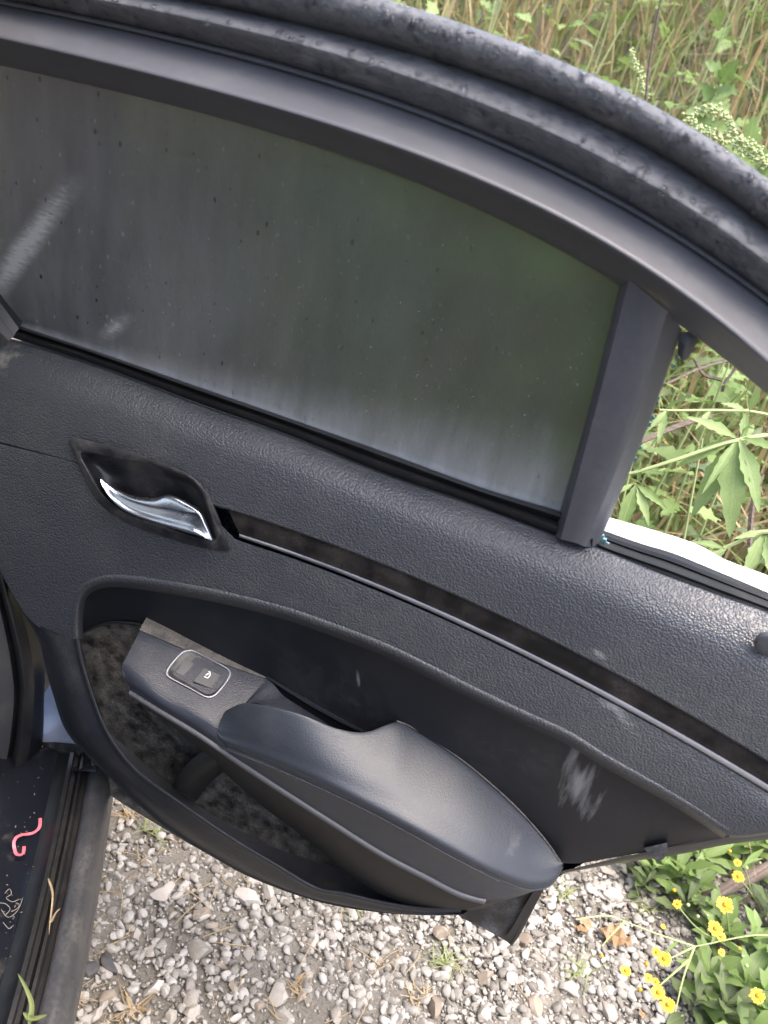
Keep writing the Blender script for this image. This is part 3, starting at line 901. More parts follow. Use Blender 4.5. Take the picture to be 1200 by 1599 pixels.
def wetpatch(m, centre, size, rough):
    """rain-wet area: the same skin, glossier"""
    t = m.node_tree; b = t.nodes['Principled BSDF']
    tc = t.nodes.new('ShaderNodeTexCoord'); mp = t.nodes.new('ShaderNodeMapping'); mp.vector_type = 'TEXTURE'
    mp.inputs['Location'].default_value = centre; mp.inputs['Rotation'].default_value = (0, R(12), 0); mp.inputs['Scale'].default_value = size
    t.links.new(tc.outputs['Object'], mp.inputs['Vector'])
    ln = t.nodes.new('ShaderNodeVectorMath'); ln.operation = 'LENGTH'; t.links.new(mp.outputs[0], ln.inputs[0])
    r = ramp(t, .55, 1.0, (1, 1, 1, 1), (0, 0, 0, 1)); t.links.new(ln.outputs['Value'], r.inputs[0])
    mx = t.nodes.new('ShaderNodeMix'); mx.data_type = 'FLOAT'
    t.links.new(r.outputs[0], mx.inputs[0]); t.links.new(b.inputs['Roughness'].links[0].from_socket, mx.inputs[2]); mx.inputs[3].default_value = rough
    t.links.new(mx.outputs[0], b.inputs['Roughness'])
wetpatch(M['leather'], D(1110, 935, .01), (.17, .3, .055), .2)
smear(M['soft'], D(800, 1330, .06), (.010, .4, .010), 0, .14)
def shard(x, y, wd, s):
    c = F(x, y, wd)
    vs, fs = [], []
    k = rng.randint(4, 6)
    ring = [c + Vector((math.cos(a) * s * rng.uniform(.6, 1.2), 0, math.sin(a) * s * rng.uniform(.6, 1.2))) for a in [6.283 * i / k for i in range(k)]]
    return prism('glass_shard', ring, [p + Vector((rng.uniform(-.001, .001), .005, 0)) for p in ring], M['teal'], door)
for x, y, s in [(940,845,.0055),(934,850,.006),(947,852,.004),(938,838,.003),(1052,560,.004),(1047,572,.003),(1019,630,.0045),(1012,652,.005),(1008,664,.004),(1022,622,.003),(995,700,.003),(987,718,.003)]:
    shard(x + (5 if y < 800 else 2), y, -.030, s * .8)
loft('torn_tape', [[F(1062,518,-.03),F(1085,520,-.03),F(1090,535,-.03)], [F(1060,530,-.028),F(1072,540,-.024),F(1086,540,-.03)], [F(1058,552,-.03),F(1066,563,-.026),F(1075,560,-.03)]], M['frame'], door, n=12, m=4)

# trim ---------------------------------------------------------------
tA = [(-60,512),(0,531),(28,531),(150,568),(300,625),(450,678),(600,738),(750,790),(868,834),(935,856),(1033,895),(1133,932),(1200,956),(1285,990)]
I0 = [(357,795),(450,826),(475,830),(600,882),(720,935),(800,969),(900,1018),(1000,1067),(1100,1132),(1200,1190),(1285,1240)]
I1 = [(374,836),(475,870),(600,920),(720,972),(800,1008),(900,1058),(1000,1110),(1100,1172),(1200,1230),(1280,1276)]
def fit(c, x0, x1, n=14):
    k = np.polyfit([p[0] for p in c], [p[1] for p in c], 3)
    return [(float(x), float(np.polyval(k, x))) for x in np.linspace(x0, x1, n)]
I0, I1 = fit(I0, 357, 1285), fit(I1, 374, 1280)
seam = [(-60,672),(0,690),(60,706),(118,722),(230,752),(340,790)] + I0
tS2 = [(-60,674),(0,692),(60,708),(118,724),(230,760),(325,806),(360,835)] + [(p[0], p[1] + 8) for p in I1]
bez_out = [(111,686),(153,692),(207,706),(260,725),(297,742),(321,766),(337,798),(350,832),(359,858),(327,858),(260,841),(207,822),(169,798),(145,771),(124,726)]
cutbez = [(p[0] + (230 - p[0]) * .05, p[1] + (775 - p[1]) * .05) for p in bez_out]
trim = empty('trim_dummy', (0, 0, 0)); bpy.data.objects.remove(trim)
up_ = loft('upper_trim', [dd(tA, -.020), dd(off(tA, 0, 2), -.013), dd(mixcurve(tA, seam, .05), -.007), dd(mixcurve(tA, seam, .18), .009), dd(mixcurve(tA, seam, .38), .0235), dd(mixcurve(tA, seam, .65), .031), dd(mixcurve(tA, seam, .95), .035), dd(seam, .0352), dd(off(seam, 0, 2), .031)],
     M['leather'], door, n=330, m=9, smoothx=True, cut=[cutbez])
Rb = [(-60,860),(-20,862),(8,905),(46,967),(94,993),(121,999),(200,1010),(300,1040),(500,1080),(750,1150),(940,1235),(1040,1275),(1133,1303),(1200,1299),(1275,1291)]
R0 = [(122,998),(121,975),(122,952),(127,932),(141,917),(170,909),(210,911),(250,917),(310,927),(375,941),(440,958),(500,978),(600,1016),(680,1055),(750,1090),(820,1123),(885,1153),(940,1187),(1017,1230),(1075,1264),(1135,1302)]
def offset2(c, d):                        # offset a pixel curve along its left-hand normal
    P_ = [Vector((p[0], p[1], 0)) for p in c]
    P_ = resample(P_, 70)
    out = []
    for i, p in enumerate(P_):
        t = (P_[min(i + 1, 69)] - P_[max(i - 1, 0)]).normalized()
        out.append((p.x + t.y * d, p.y - t.x * d))
    return out
cutR = offset2(R0, 4) + [(1140,1310),(940,1340),(300,1340),(100,1200),(100,1005)]

mid = loft('middle_trim', [dd(tS2, .030), dd(off(tS2, 0, 2), .0345), dd(off(tS2, 0, 6), .0365), dd(mixcurve(tS2, Rb, .3), .041), dd(mixcurve(tS2, Rb, .65), .045), dd(mixcurve(tS2, Rb, .97), .0455), dd(Rb, .043), dd(off(Rb, 0, 4), .03)],
     M['leather'], door, n=380, m=12, smoothx=True, cut=[cutR, cutbez])
loft('recess_edge', [dd(offset2(R0, 12), .0440), dd(offset2(R0, 8), .0462), dd(offset2(R0, 2), .0458), dd(offset2(R0, -2), .041), dd(offset2(R0, -6), .026), dd(offset2(R0, -9), .016)], M['leather'], mid, n=160, m=2, smoothx=True)
loft('lower_edge_strip', [dd([(870,1362),(968,1339),(1050,1322),(1135,1303),(1200,1299),(1275,1291)], .009), dd([(868,1366),(968,1344),(1050,1327),(1135,1308),(1200,1303),(1275,1295)], .006), dd([(866,1366),(968,1348),(1050,1336),(1135,1319),(1200,1311),(1275,1301)], -.004), dd([(866,1366),(968,1346),(1050,1333),(1135,1316),(1200,1308),(1275,1298)], -.04)], M['rubber'], door, n=50, m=2)
clip = prism('trim_clip', dd([(1006,1324),(1016,1338),(1026,1345),(1036,1342),(1043,1332),(1042,1316)], .016), dd([(1006,1324),(1016,1338),(1026,1345),(1036,1342),(1043,1332),(1042,1316)], -.012), M['mud'], door)
# inlay and bright strip
inl = loft('trim_inlay', [dd(I0, .0335), dd(off(I0, 1, 4), .0325), dd(mixcurve(I0, I1, .5), .0335), dd(off(I1, 0, -3), .033)], M['inlay'], door, n=160, m=3)
loft('bright_strip', [dd(off(I1, 0, -3), .033), dd(off(I1, 0, -2), .0368), dd([(p[0], p[1] + .5 + 2.5 * i / 10) for i, p in enumerate(I1)], .0375), dd([(p[0], p[1] + 1.5 + 4.5 * i / 10) for i, p in enumerate(I1)], .037), dd([(p[0], p[1] + 2.5 + 5.5 * i / 10) for i, p in enumerate(I1)], .033)], M['chromestrip'], door, n=160, m=2, smoothx=True)
# round plug
sc = D(1203, 1008, .0265)
dx, dz = Vector((1, 0, 0)), Vector((0, -.2, 1)).normalized()
ringp = lambda r, yy: [sc + dx * (math.cos(a) * r) + dz * (math.sin(a) * r) + Vector((0, yy, 0)) for a in [6.283 * i / 28 for i in range(28)]]
loft('screw_cover', [ringp(.0145, .006), ringp(.0145, -.001), ringp(.013, -.0025), ringp(.006, -.0035), ringp(.0005, -.0035)], M['frame'], door, n=28, m=1, closed=True)

# inner handle ---------------------------------------------------------
bez_in = [(128,706),(180,715),(228,723),(273,737),(303,753),(321,782),(330,812),(337,842),(303,838),(249,820),(207,806),(180,790),(159,769),(140,737)]
def closedpx(c, w, k=0.0, cx=235, cy=778): return [D(p[0] + (cx - p[0]) * k, p[1] + (cy - p[1]) * k, w) for p in c]
bez = loft('handle_bezel', [closedpx(bez_out, .030, -.01), closedpx(bez_out, .0385, -.005), closedpx(bez_out, .0405, .02), closedpx(bez_in, .041, -.03), closedpx(bez_in, .039, .0), closedpx(bez_in, .033, .02)], M['bezel'], door, n=110, m=2, closed=True, smoothx=True)
loft('handle_cup', [closedpx(bez_in, .035, .01), closedpx(bez_in, .024, .06), closedpx(bez_in, .010, .25), closedpx(bez_in, .004, .55), closedpx(bez_in, .003, .97)], M['bezel'], bez, n=80, m=3, closed=True, smoothx=True)
h_top = [(157,745),(180,762),(207,774),(241,778),(265,773),(292,784),(313,797),(324,819),(333,842)]
h_rid = [(157,749),(180,768),(207,781),(241,790),(265,793),(290,799),(309,803),(320,822),(331,843)]
h_low = [(160,760),(180,786),(207,803),(249,818),(270,824),(287,829),(305,834),(318,839),(330,844)]
lev = loft('door_handle', [dd(off(h_top, 0, 1), .018), dd(h_top, .040), dd(off(h_top, 0, 2), .0475), dd(mixcurve(h_top, h_rid, .5), .051), dd(h_rid, .0525), dd(mixcurve(h_rid, h_low, .15), .0525), dd(mixcurve(h_rid, h_low, .6), .0545), dd(h_low, .0555), dd(off(h_low, 0, 1), .02)], M['chrome'], door, n=70, m=4, smoothx=True)

# recessed insert, pocket ---------------------------------------------
loft('insert_panel', [dd([(100,895),(170,893),(250,900),(375,925),(500,960),(600,1000),(750,1075),(885,1138),(1017,1215),(1145,1292)], .020),
     dd([(110,945),(180,925),(250,945),(375,990),(500,1030),(600,1060),(750,1140),(885,1210),(1010,1270),(1145,1300)], .018),
     dd([(112,988),(180,967),(228,972),(330,1025),(430,1085),(560,1160),(730,1240),(872,1330),(985,1320),(1145,1303)], .010),
     dd([(114,990),(180,970),(228,976),(330,1030),(420,1100),(560,1200),(730,1280),(865,1345),(975,1336),(1145,1306)], .008)], M['recess'], door, n=120, m=5, smoothx=True)
loft('pocket_seam', [dd([(118,992),(135,984),(155,975),(180,970),(205,972),(228,977)], .0105), dd([(118,994),(135,986),(155,977),(180,972),(205,974),(228,979)], .013), dd([(118,996),(135,988),(155,979),(180,974),(205,976),(228,981)], .009)], M['soft'], door, n=30, m=2)
pocket = loft('pocket_back', [dd([(114,993),(150,977),(180,971),(228,977),(330,1030),(450,1100),(560,1180)], .0085), dd([(118,1030),(150,1000),(180,990),(228,1010),(330,1060),(450,1140),(570,1240)], .002),
     dd([(120,1080),(160,1060),(200,1060),(250,1090),(330,1140),(450,1220),(570,1310)], -.006), dd([(140,1180),(170,1190),(210,1200),(260,1230),(330,1270),(450,1340),(570,1385)], -.004), dd([(170,1240),(200,1260),(250,1290),(300,1320),(360,1350),(450,1390),(570,1420)], .012)], M['pocketdirt'], door, n=70, m=5, smoothx=True)
loft('pocket_divider', [dd([(268,1228),(295,1190),(330,1165)], .045), dd([(275,1234),(303,1196),(338,1172)], .052), dd([(290,1240),(318,1205),(352,1182)], .052), dd([(300,1246),(328,1212),(362,1190)], .03), dd([(306,1250),(333,1218),(366,1196)], .005)], M['under'], pocket, n=20, m=3, smoothx=True)
rim = [(121,998),(124,1016),(130,1042),(145,1090),(160,1130),(180,1165),(205,1196),(235,1222),(300,1268),(360,1309),(430,1351),(492,1387),(540,1397),(600,1411),(660,1420),(720,1421)]
rimw = [.046, .050, .056, .066, .072, .076, .08, .081, .081, .08, .078, .074, .072, .068, .064, .058]
sil = [(44,967),(62,1000),(74,1050),(86,1090),(98,1128),(114,1154),(142,1183),(170,1210),(200,1240),(260,1290),(330,1335),(400,1372),(500,1407),(600,1424),(680,1427),(730,1423)]
silw = [.040, .036, .034, .034, .036, .038, .042, .045, .048, .05, .05, .05, .05, .05, .05, .048]
def z3(c, w, k=0): return [(p[0], p[1], ww + k) for p, ww in zip(c, w)]
rc, sc_ = dd(z3(rim, rimw)), dd(z3(sil, silw))
def in_px(c, ws, dxy, k):
    o = offset2(c, dxy)
    wi = np.interp(np.linspace(0, 1, 70), np.linspace(0, 1, len(ws)), ws)
    return [D(p[0], p[1], float(q) + k) for p, q in zip(o, wi)]
def lerp3(a, b, t, n=60):
    A, B = resample(a, n), resample(b, n)
    return [p.lerp(q, t) for p, q in zip(A, B)]
md = lerp3(rc, sc_, .5); md = [p + Vector((0, -.006, 0)) for p in md]
low = loft('lower_trim', [[p + Vector((0, .012, -.03)) for p in in_px(rim, rimw, 4, 0)], in_px(rim, rimw, 3.5, -.0055), in_px(rim, rimw, 2.5, -.001), in_px(rim, rimw, -2.5, .0005), in_px(rim, rimw, -5, -.002), md, lerp3(rc, sc_, .9), sc_, [p + Vector((0, .03, 0)) for p in sc_], [p + Vector((0, .06, .01)) for p in sc_]],
     M['lower'], door, n=140, m=4, smoothx=True)

# armrest ---------------------------------------------------------------
Gb = [(230,963,.010),(270,983,.010),(300,999,.010),(360,1029,.010),(419,1057,.010)]
Gf = [(192,1038,.090),(250,1086,.094),(300,1115,.094),(330,1133,.094),(345,1142,.094)]
GfL = [(196,1060,.094),(250,1098,.098),(300,1128,.098),(330,1148,.098),(352,1163,.098)]
L0 = [(204,1077,.092),(250,1106,.096),(300,1136,.096),(335,1159,.096),(352,1171,.096)]
gb_, gf_ = dd(Gb), dd(Gf)
arm = empty('armrest', (0, 0, 0)); bpy.data.objects.remove(arm)
M['console'] = plastic('console vinyl', (.023, .027, .038), .38, grain=.2, gscale=620, dust=.3, dscale=16, drange=(.5, .75))
armrest = loft('armrest', [[p + Vector((0, .0, -.01)) for p in gb_], gb_, lerp3(gb_, gf_, .04), lerp3(gb_, gf_, .5), lerp3(gb_, gf_, .93), gf_, dd(GfL), dd(L0)], M['console'], door, n=60, m=4, smoothx=True)
# dust caught along the back of the switch panel
M['dustpatch'] = plastic('caked dust', (.03, .03, .033), .8, dust=1.0, dscale=55, drange=(.3, .5), dustcol=(.24, .215, .18))
dst = [lerp3(gb_, gf_, t, 30) for t in (.0, .10, .2)]
dst = [[p + Vector((0, 0, .0006)) for p in c] for c in dst]
dst[2] = [a.lerp(b, min(1, 1 - .85 * i / 29)) for i, (a, b) in enumerate(zip(dst[0], [q + Vector((0, -.004, 0)) for q in lerp3(gb_, gf_, .26, 30)]))]
dst[2] = [p + Vector((0, 0, .0006)) for p in dst[2]]
dst[1] = [a.lerp(b, .5) + Vector((0, 0, .0003)) for a, b in zip(dst[0], dst[2])]
loft('dust_patch', dst, M['dustpatch'], armrest, n=50, m=3)
# front cap of the console
cap0 = [gb_[0] + Vector((0, 0, -.01))] + [gb_[0], lerp3(gb_, gf_, .5)[0], gf_[0], D(196,1060,.094), D(204,1077,.092)]
loft('armrest_end', [cap0, [p + Vector((.003, .001, -.006)) for p in cap0], [p + Vector((.014, .006, -.013)) for p in cap0], [p + Vector((.05, .02, -.018)) for p in cap0]], M['soft'], armrest, n=30, m=3, smoothx=True)
Pb = [(341,1140,.0945),(348,1117,.088),(375,1097,.075),(410,1099,.064),(470,1114,.052),(525,1135,.042),(572,1141,.026),(620,1125,.0125),(650,1138,.012),(725,1188,.012),(800,1253,.012),(850,1308,.014),(878,1348,.022)]
Pf = [(341,1142,.096),(352,1154,.099),(425,1181,.105),(500,1213,.109),(575,1250,.109),(650,1289,.106),(700,1316,.1),(750,1343,.09),(800,1366,.072),(830,1375,.058),(855,1374,.045),(870,1364,.034),(879,1350,.024)]
St = [(345,1160,.094),(365,1170,.098),(425,1193,.104),(500,1226,.108),(575,1262,.108),(650,1302,.105),(700,1330,.099),(750,1356,.089),(795,1378,.072),(828,1388,.058),(856,1384,.044),(871,1370,.033),(880,1353,.023)]
Lp = [(352,1171,.093),(375,1187,.094),(450,1236,.096),(525,1284,.096),(600,1331,.092),(665,1365,.085),(718,1392,.075),(760,1404,.066),(800,1402,.056),(835,1391,.046),(860,1378,.038),(873,1367,.03),(880,1355,.022)]
pb_, pf_, st_, lp_ = dd(Pb), dd(Pf), dd(St), dd(Lp)
q0, q1, q2 = D(650, 1138, .012), D(850, 1308, .014), D(575, 1250, .106)
qn = (q1 - q0).cross(q2 - q0)
for i_, bl_ in ((2, .35), (3, .7), (4, 1), (5, 1), (6, 1), (7, 1)):   # the pad's top is one flat cushion: its cut-away edge lies in the same plane
    c_ = loc(CAM); e_ = pb_[i_] - c_
    pb_[i_] = pb_[i_].lerp(c_ + e_ * ((q0 - c_).dot(qn) / e_.dot(qn)), bl_)
def crown(t, h):
    return [p + Vector((0, 0, h)) for p in lerp3(pb_, pf_, t)]
pad = loft('armrest_pad', [[p + Vector((0, 0, -.015)) for p in pb_], [p + Vector((0, 0, -.003)) for p in pb_], lerp3(pb_, pf_, .05), crown(.2, .001), crown(.45, .002), crown(.7, .002), crown(.88, .0), [p + Vector((0, -.001, -.003)) for p in pf_], st_, [p + Vector((0, .004, -.002)) for p in st_]], M['soft'], armrest, n=120, m=4, smoothx=True)
tube('dust_line', [p + Vector((0, -.0015, .0005)) for p in pb_[7:]], .0011, M['dustpatch'], armrest, 5, 60)
sd_ = loft('armrest_side', [[p + Vector((0, .003, .001)) for p in st_], [p + Vector((0, -.0005, -.003)) for p in st_], lerp3(st_, lp_, .35), lerp3(st_, lp_, .9), lp_, [p + Vector((0, .003, -.002)) for p in lp_]], M['soft'], armrest, n=120, m=3, smoothx=True)
# stitches along the pad
sp = resample(st_, 150)
sv, sf = [], []
for i in range(2, 118):
    a = sp[i] + Vector((0, -.0012, -.0035)); b = sp[i].lerp(sp[i + 1], .62) + Vector((0, -.0012, -.0035))
    v, f = tube_data([a, (a + b) / 2 + Vector((0, -.0006, .0002)), b], .0007, 4)
    sf += [tuple(q + len(sv) for q in t) for t in f]; sv += v
mesh('stitching', sv, sf, M['frame'], armrest)
# light bead along the console's lower edge and the receding face under it
bead = [D(p[0], p[1], p[2] - .001) for p in L0[:-1]] + [D(p[0], p[1], p[2] - .001) for p in Lp[:8]]
b2 = [p + Vector((0, -.0035, -.003)) for p in bead]
b3 = [p + Vector((0, -.002, -.008)) for p in bead]
b4 = [p + Vector((0, .005, -.010)) for p in bead]
loft('console_bead', [bead, b2, b3, b4], M['frame'], armrest, n=120, m=3, smoothx=True)
K0 = [(225,1105,.06),(262,1128,.05),(300,1160,.045),(335,1192,.042),(407,1256,.042),(480,1312,.044),(545,1365,.05),(600,1398,.056),(660,1418,.058),(720,1421,.058),(775,1406,.054)]
k0 = dd(K0)
loft('console_underside', [b4, [p + Vector((0, .003, -.006)) for p in b4], lerp3(b4, k0, .5), k0, [p + Vector((0, .03, .0)) for p in k0]], M['under'], armrest, n=100, m=4)
K1 = [(718,1388,.072),(760,1402,.064),(800,1400,.055),(835,1390,.045),(873,1366,.03)]
K2 = [(705,1424,.05),(745,1420,.047),(790,1406,.042),(832,1390,.035),(874,1368,.024)]
loft('console_corner', [dd(K1), lerp3(dd(K1), dd(K2), .5), dd(K2), [p + Vector((0, .04, 0)) for p in dd(K2)]], M['under'], armrest, n=40, m=3)
mk = dd([(522,1330,.0),(534,1338,.0)], .07)
for px in ((519,1327),(527,1331),(538,1337),(545,1342)): pass
# pull cup behind the pad
loft('cup_edge', [dd([(415,1053),(480,1090),(540,1124),(574,1142)], .009), dd([(417,1057),(480,1094),(540,1128),(573,1143)], .0165), dd([(420,1061),(480,1099),(540,1132),(572,1146)], .0165), dd([(424,1064),(482,1104),(540,1137),(570,1148)], .004)], M['soft'], armrest, n=40, m=2)
gp_b = [(418,1058,.0125),(432,1072,.017),(448,1087,.02),(495,1115,.024),(530,1136,.028)]
gp_f = [(345,1142,.094),(352,1108,.083),(392,1094,.065),(430,1103,.056),(520,1136,.041)]
gbk, gfk = dd(gp_b), dd(gp_f)
gbk = [p + Vector((0, 0, -.006 * i / 4)) for i, p in enumerate(gbk)]
loft('pull_grip', [[p + Vector((0, .002, -.03)) for p in gbk], gbk, lerp3(gbk, gfk, .5), [p + Vector((0, 0, -.004)) for p in gfk]], M['console'], armrest, n=40, m=3)
# window switch ---------------------------------------------------------
pn0 = lerp3(gb_, gf_, .5)[30]
ex = (lerp3(gb_, gf_, .5)[45] - lerp3(gb_, gf_, .5)[10]).normalized()
ey = (lerp3(gb_, gf_, .8)[30] - lerp3(gb_, gf_, .2)[30]).normalized()
pn = ex.cross(ey)
if pn.z < 0: pn = -pn
def onpanel(x, y, h=0.0):
    c0 = loc(CAM); c1 = loc(CAM + ray(x, y)) - c0
    t = (pn0 + pn * h - c0).dot(pn) / c1.dot(pn)
    return c0 + c1 * t
ring_px = [(294,1014.5),(304,1016),(330,1029),(353,1041),(360,1047),(361,1053),(354,1066),(340,1083),(331,1088.5),(321,1088),(295,1074),(268,1060),(260,1053),(261,1045),(271,1031),(284,1018)]
def rp(k, h): 
    cx, cy = 311, 1052
    return [onpanel(p[0] + (cx - p[0]) * k, p[1] + (cy - p[1]) * k, h) for p in ring_px]
sb = loft('switch_bezel', [rp(-.02, -.001), rp(-.01, .0028), rp(.03, .0036), rp(.06, .003), rp(.08, .0015)], M['chromestrip'], armrest, n=64, m=2, closed=True, smoothx=True)
sw = loft('switch_plate', [rp(.07, .0022), rp(.2, .0002), rp(.27, -.0002), rp(.99, -.0004)], M['bezel'], armrest, n=64, m=2, closed=True)
rk_o = [(291,1030),(350,1056),(331,1077),(273,1050)]
def quad(c, s, h):
    cx = sum(p[0] for p in c) / 4; cy = sum(p[1] for p in c) / 4
    return [onpanel(p[0] + (cx - p[0]) * s, p[1] + (cy - p[1]) * s, h) for p in c]
M['key'] = plastic('switch key', (.04, .042, .048), .38, dust=.35, dscale=40)
h1 = [(292,1030),(320,1043),(302,1064),(274,1050)]
h2 = [(320,1043),(345,1055),(329,1075),(302,1064)]
def keypart(name, c, hs, hin):
    top = [onpanel(p[0], p[1], h) for p, h in zip(c, hs)]
    bot = [onpanel(p[0], p[1], -.004) for p in c]
    o = prism(name, top, bot, M['key'], armrest)
    bm = bmesh.new(); bm.from_mesh(o.data)
    bmesh.ops.recalc_face_normals(bm, faces=bm.faces)
    bmesh.ops.bevel(bm, geom=bm.edges, offset=.0007, segments=2, affect='EDGES')
    bm.to_mesh(o.data); bm.free()
    return o
keypart('switch_key', h1, (.0012, -.0018, -.0018, .0012), 0)
keypart('switch_key', h2, (.0042, .0022, .0022, .0042), 0)
def onkey(x, y): return onpanel(x, y, .0036)
gly = [(318.5,1050),(325,1047),(329,1049.5),(329,1055),(325,1059.5),(319,1057),(317.5,1053.5)]
gcx, gcy = 323.3, 1053
gi = [(gcx + (p[0] - gcx) * .78, gcy + (p[1] - gcy) * .78) for p in gly]
go_, gi_ = [onkey(*p) for p in gly], [onkey(*p) for p in gi]
k = len(gly)
bar = [onkey(*p) for p in [(321,1053.2),(326.2,1050.8),(326.4,1052.6),(321.2,1055)]]
mesh('window_symbol', go_ + gi_ + bar, [(i, (i + 1) % k, k + (i + 1) % k, k + i) for i in range(k)] + [(2 * k, 2 * k + 1, 2 * k + 2, 2 * k + 3)], M['white'], armrest, smooth=False)

# door shell behind the trim ---------------------------------------------
corner = [(690,1408),(722,1434),(760,1452),(797,1473),(806,1462),(822,1430),(838,1398),(846,1388),(850,1370),(780,1380),(700,1390)]
crn = prism('shell_corner', dd(corner, .01), dd([(p[0] - 2, p[1] - 10) for p in corner], -.03), M['mud'], door)
loft('corner_flange', [dd([(845,1384),(822,1426),(806,1460),(797,1476)], .016), dd([(850,1388),(830,1426),(812,1460),(800,1477)], .014), dd([(838,1384),(814,1424),(798,1452),(786,1466)], .018)], M['rubber'], crn, n=20, m=2)
# drops on the glass and the wet rubber: nobody could count them
def drops(name, pts, parent, label):
    bv, bf = [], []
    for p, n_, s, st in pts:
        z = n_.normalized(); x = Vector((0, 0, 1)).cross(z); x = x.normalized() if x.length > .01 else Vector((1, 0, 0)); y = z.cross(x)
        base = len(bv)
        for v in IV1: bv.append(p + x * (v[0] * s) + y * (v[1] * s * st) + z * (v[2] * s * .45))
        bf += [tuple(int(q) + base for q in f) for f in IF1]
    o = mesh(name, bv, bf, M['water'], parent, ang=0)
    tag(o, kind='stuff')
    return o
gp = []
nF = Vector((0, -1, -LEAN)).normalized()
for _ in range(900):
    x = rng.uniform(0, 960); y = rng.uniform(110, 800)
    ga = np.interp(x, [p[0] for p in c_gtop], [p[1] for p in c_gtop]); gb = np.interp(x, [p[0] for p in belt_top], [p[1] for p in belt_top])
    if y < ga + 12 or y > gb - 8 or x > 965 - (y - 440) * .27: continue
    gp.append((F(x, y, -.0198), nF, rng.choice([.0006, .0008, .0008, .0011, .0016]), rng.uniform(1, 2.2)))
drops('water_drops', gp, glass, '')
from mathutils.bvhtree import BVHTree
def bvh(o): return BVHTree.FromPolygons([v.co for v in o.data.vertices], [tuple(p.vertices) for p in o.data.polygons])
trees = [bvh(outer_seal), bvh(inner_seal)]
fp = []
c0 = loc(CAM)
for _ in range(1700):
    x = rng.uniform(-20, 1230)
    yo = np.interp(x, [p[0] for p in c_out], [p[1] for p in c_out]); yl = np.interp(x, [p[0] for p in c_lip], [p[1] for p in c_lip])
    y = yl - 8 + (yo - yl + 8) * (1 - rng.random() ** 1.5)
    d = (loc(CAM + ray(x, y)) - c0).normalized()
    best = None
    for tr_b in trees:
        h = tr_b.ray_cast(c0, d)
        if h[0] is not None and (best is None or h[3] < best[3]): best = h
    if best is None: continue
    n_ = best[1] if best[1].dot(d) < 0 else -best[1]
    sz = rng.choice([.0009, .0012, .0016, .0020, .0026, .0034]) * (1.5 if rng.random() < .06 else 1)
    fp.append((best[0], n_, sz, rng.uniform(.7, 1.6)))
drops('rain_drops', fp, outer_seal, '')

# ------------------------------------------------------------------ the car beside the door: jamb and sill
def cb(c):  # pixel + trim offset -> car-local
    b = Vector(car.location)
    return [wor(D(*p)) - b for p in c]
def cz(c, z=None):
    b = Vector(car.location)
    return [hitz(p[0], p[1], p[2] if z is None else z) - b for p in c]
prof = [ # (px at y=1200, px at y=1700, z)
 (182, 95, .20), (180, 92, .30), (176, 86, .333), (165, 68, .352), (152, 52, .358), (140, 32, .352), (137, 28, .344), (131, 20, .343), (127, 14, .353), (123, 8, .354), (119, 2, .345), (113, -6, .345), (110, -10, .364), (104, -18, .366), (98, -26, .35), (85, -48, .335)]
rows = []
for a, b, z in prof:
    top = Vector((a + (a - b) * .05, 1175, 0)); bot = Vector((b, 1700, 0))
    pts = [top.lerp(bot, t) for t in (0, .25, .5, .75, 1)]
    rows.append(cz([(p.x + 5 * math.sin(math.pi * min(1, max(0, (p.y - 1175) / 525))) * 1.5, p.y, z) for p in pts]))
body = loft('body', rows[:7], M['rocker'], car, n=40, m=3, smoothx=True)
ja = [(-130,560,.05),(-105,700,.05),(-75,870,.05),(-40,985,.05),(-20,1060,.05),(-25,1180,.05),(-60,1300,.05)]
jb = [(-60,560,.03),(-45,700,.03),(-18,870,.03),(8,985,.03),(18,1040,.03),(22,1095,.03),(10,1190,.03),(-20,1300,.03)]
jc = [(-50,560,.02),(-38,700,.02),(-12,870,.02),(12,975,.02),(24,1035,.02),(28,1095,.02),(16,1190,.02),(-12,1300,.02)]
jd = [(-30,560,.036),(-20,700,.036),(0,868,.034),(26,972,.034),(38,1025,.034),(43,1090,.034),(32,1185,.034),(4,1300,.034)]
je = [(-20,560,.02),(-12,700,.02),(4,868,.02),(38,972,.02),(50,1025,.02),(54,1090,.02),(44,1185,.02),(16,1300,.02)]
jf = [(0,560,-.01),(6,700,-.01),(14,868,-.01),(50,975,-.01),(62,1030,-.01),(67,1085,-.01),(64,1180,-.01),(44,1290,-.01)]
jg = [(20,560,-.03),(26,700,-.03),(34,868,-.03),(62,985,-.03),(70,1040,-.03),(69,1100,-.03),(66,1180,-.03),(52,1290,-.03)]
loft('pillar_trim', [cb(ja), cb(jb)], M['greytrim'], body, n=40, m=6)
loft('pillar_gap', [cb(jb), cb(jc)], M['rubber'], body, n=40, m=2)
loft('door_seal', [cb(jc), cb([((a[0]+b[0])/2,(a[1]+b[1])/2,.038) for a, b in zip(jc, jd)]), cb(jd), cb(je)], M['rubber'], body, n=50, m=4, smoothx=True)
loft('jamb_panel', [cb(je), cb(jf), cb(jg)], M['sill'], body, n=40, m=3)
loft('jamb_paint', [cb([(68,1085,-.07),(78,1070,-.07),(100,1045,-.07),(135,1040,-.07)]), cb([(69,1120,-.05),(90,1118,-.05),(120,1118,-.05),(150,1120,-.05)]), cb([(67,1160,-.02),(90,1160,-.02),(120,1163,-.02),(150,1166,-.02)])], M['jambsky'], body, n=14, m=5, smoothx=True)
loft('jamb_foot', [cb([(60,1159,-.018),(90,1159,-.018),(120,1162,-.018),(150,1166,-.018)]), cb([(55,1185,-.01),(85,1183,-.01),(116,1186,-.01),(150,1190,-.01)]), cb([(45,1215,.02),(80,1207,.02),(112,1204,.02),(150,1205,.02)])], M['mud'], body, n=20, m=4, smoothx=True)
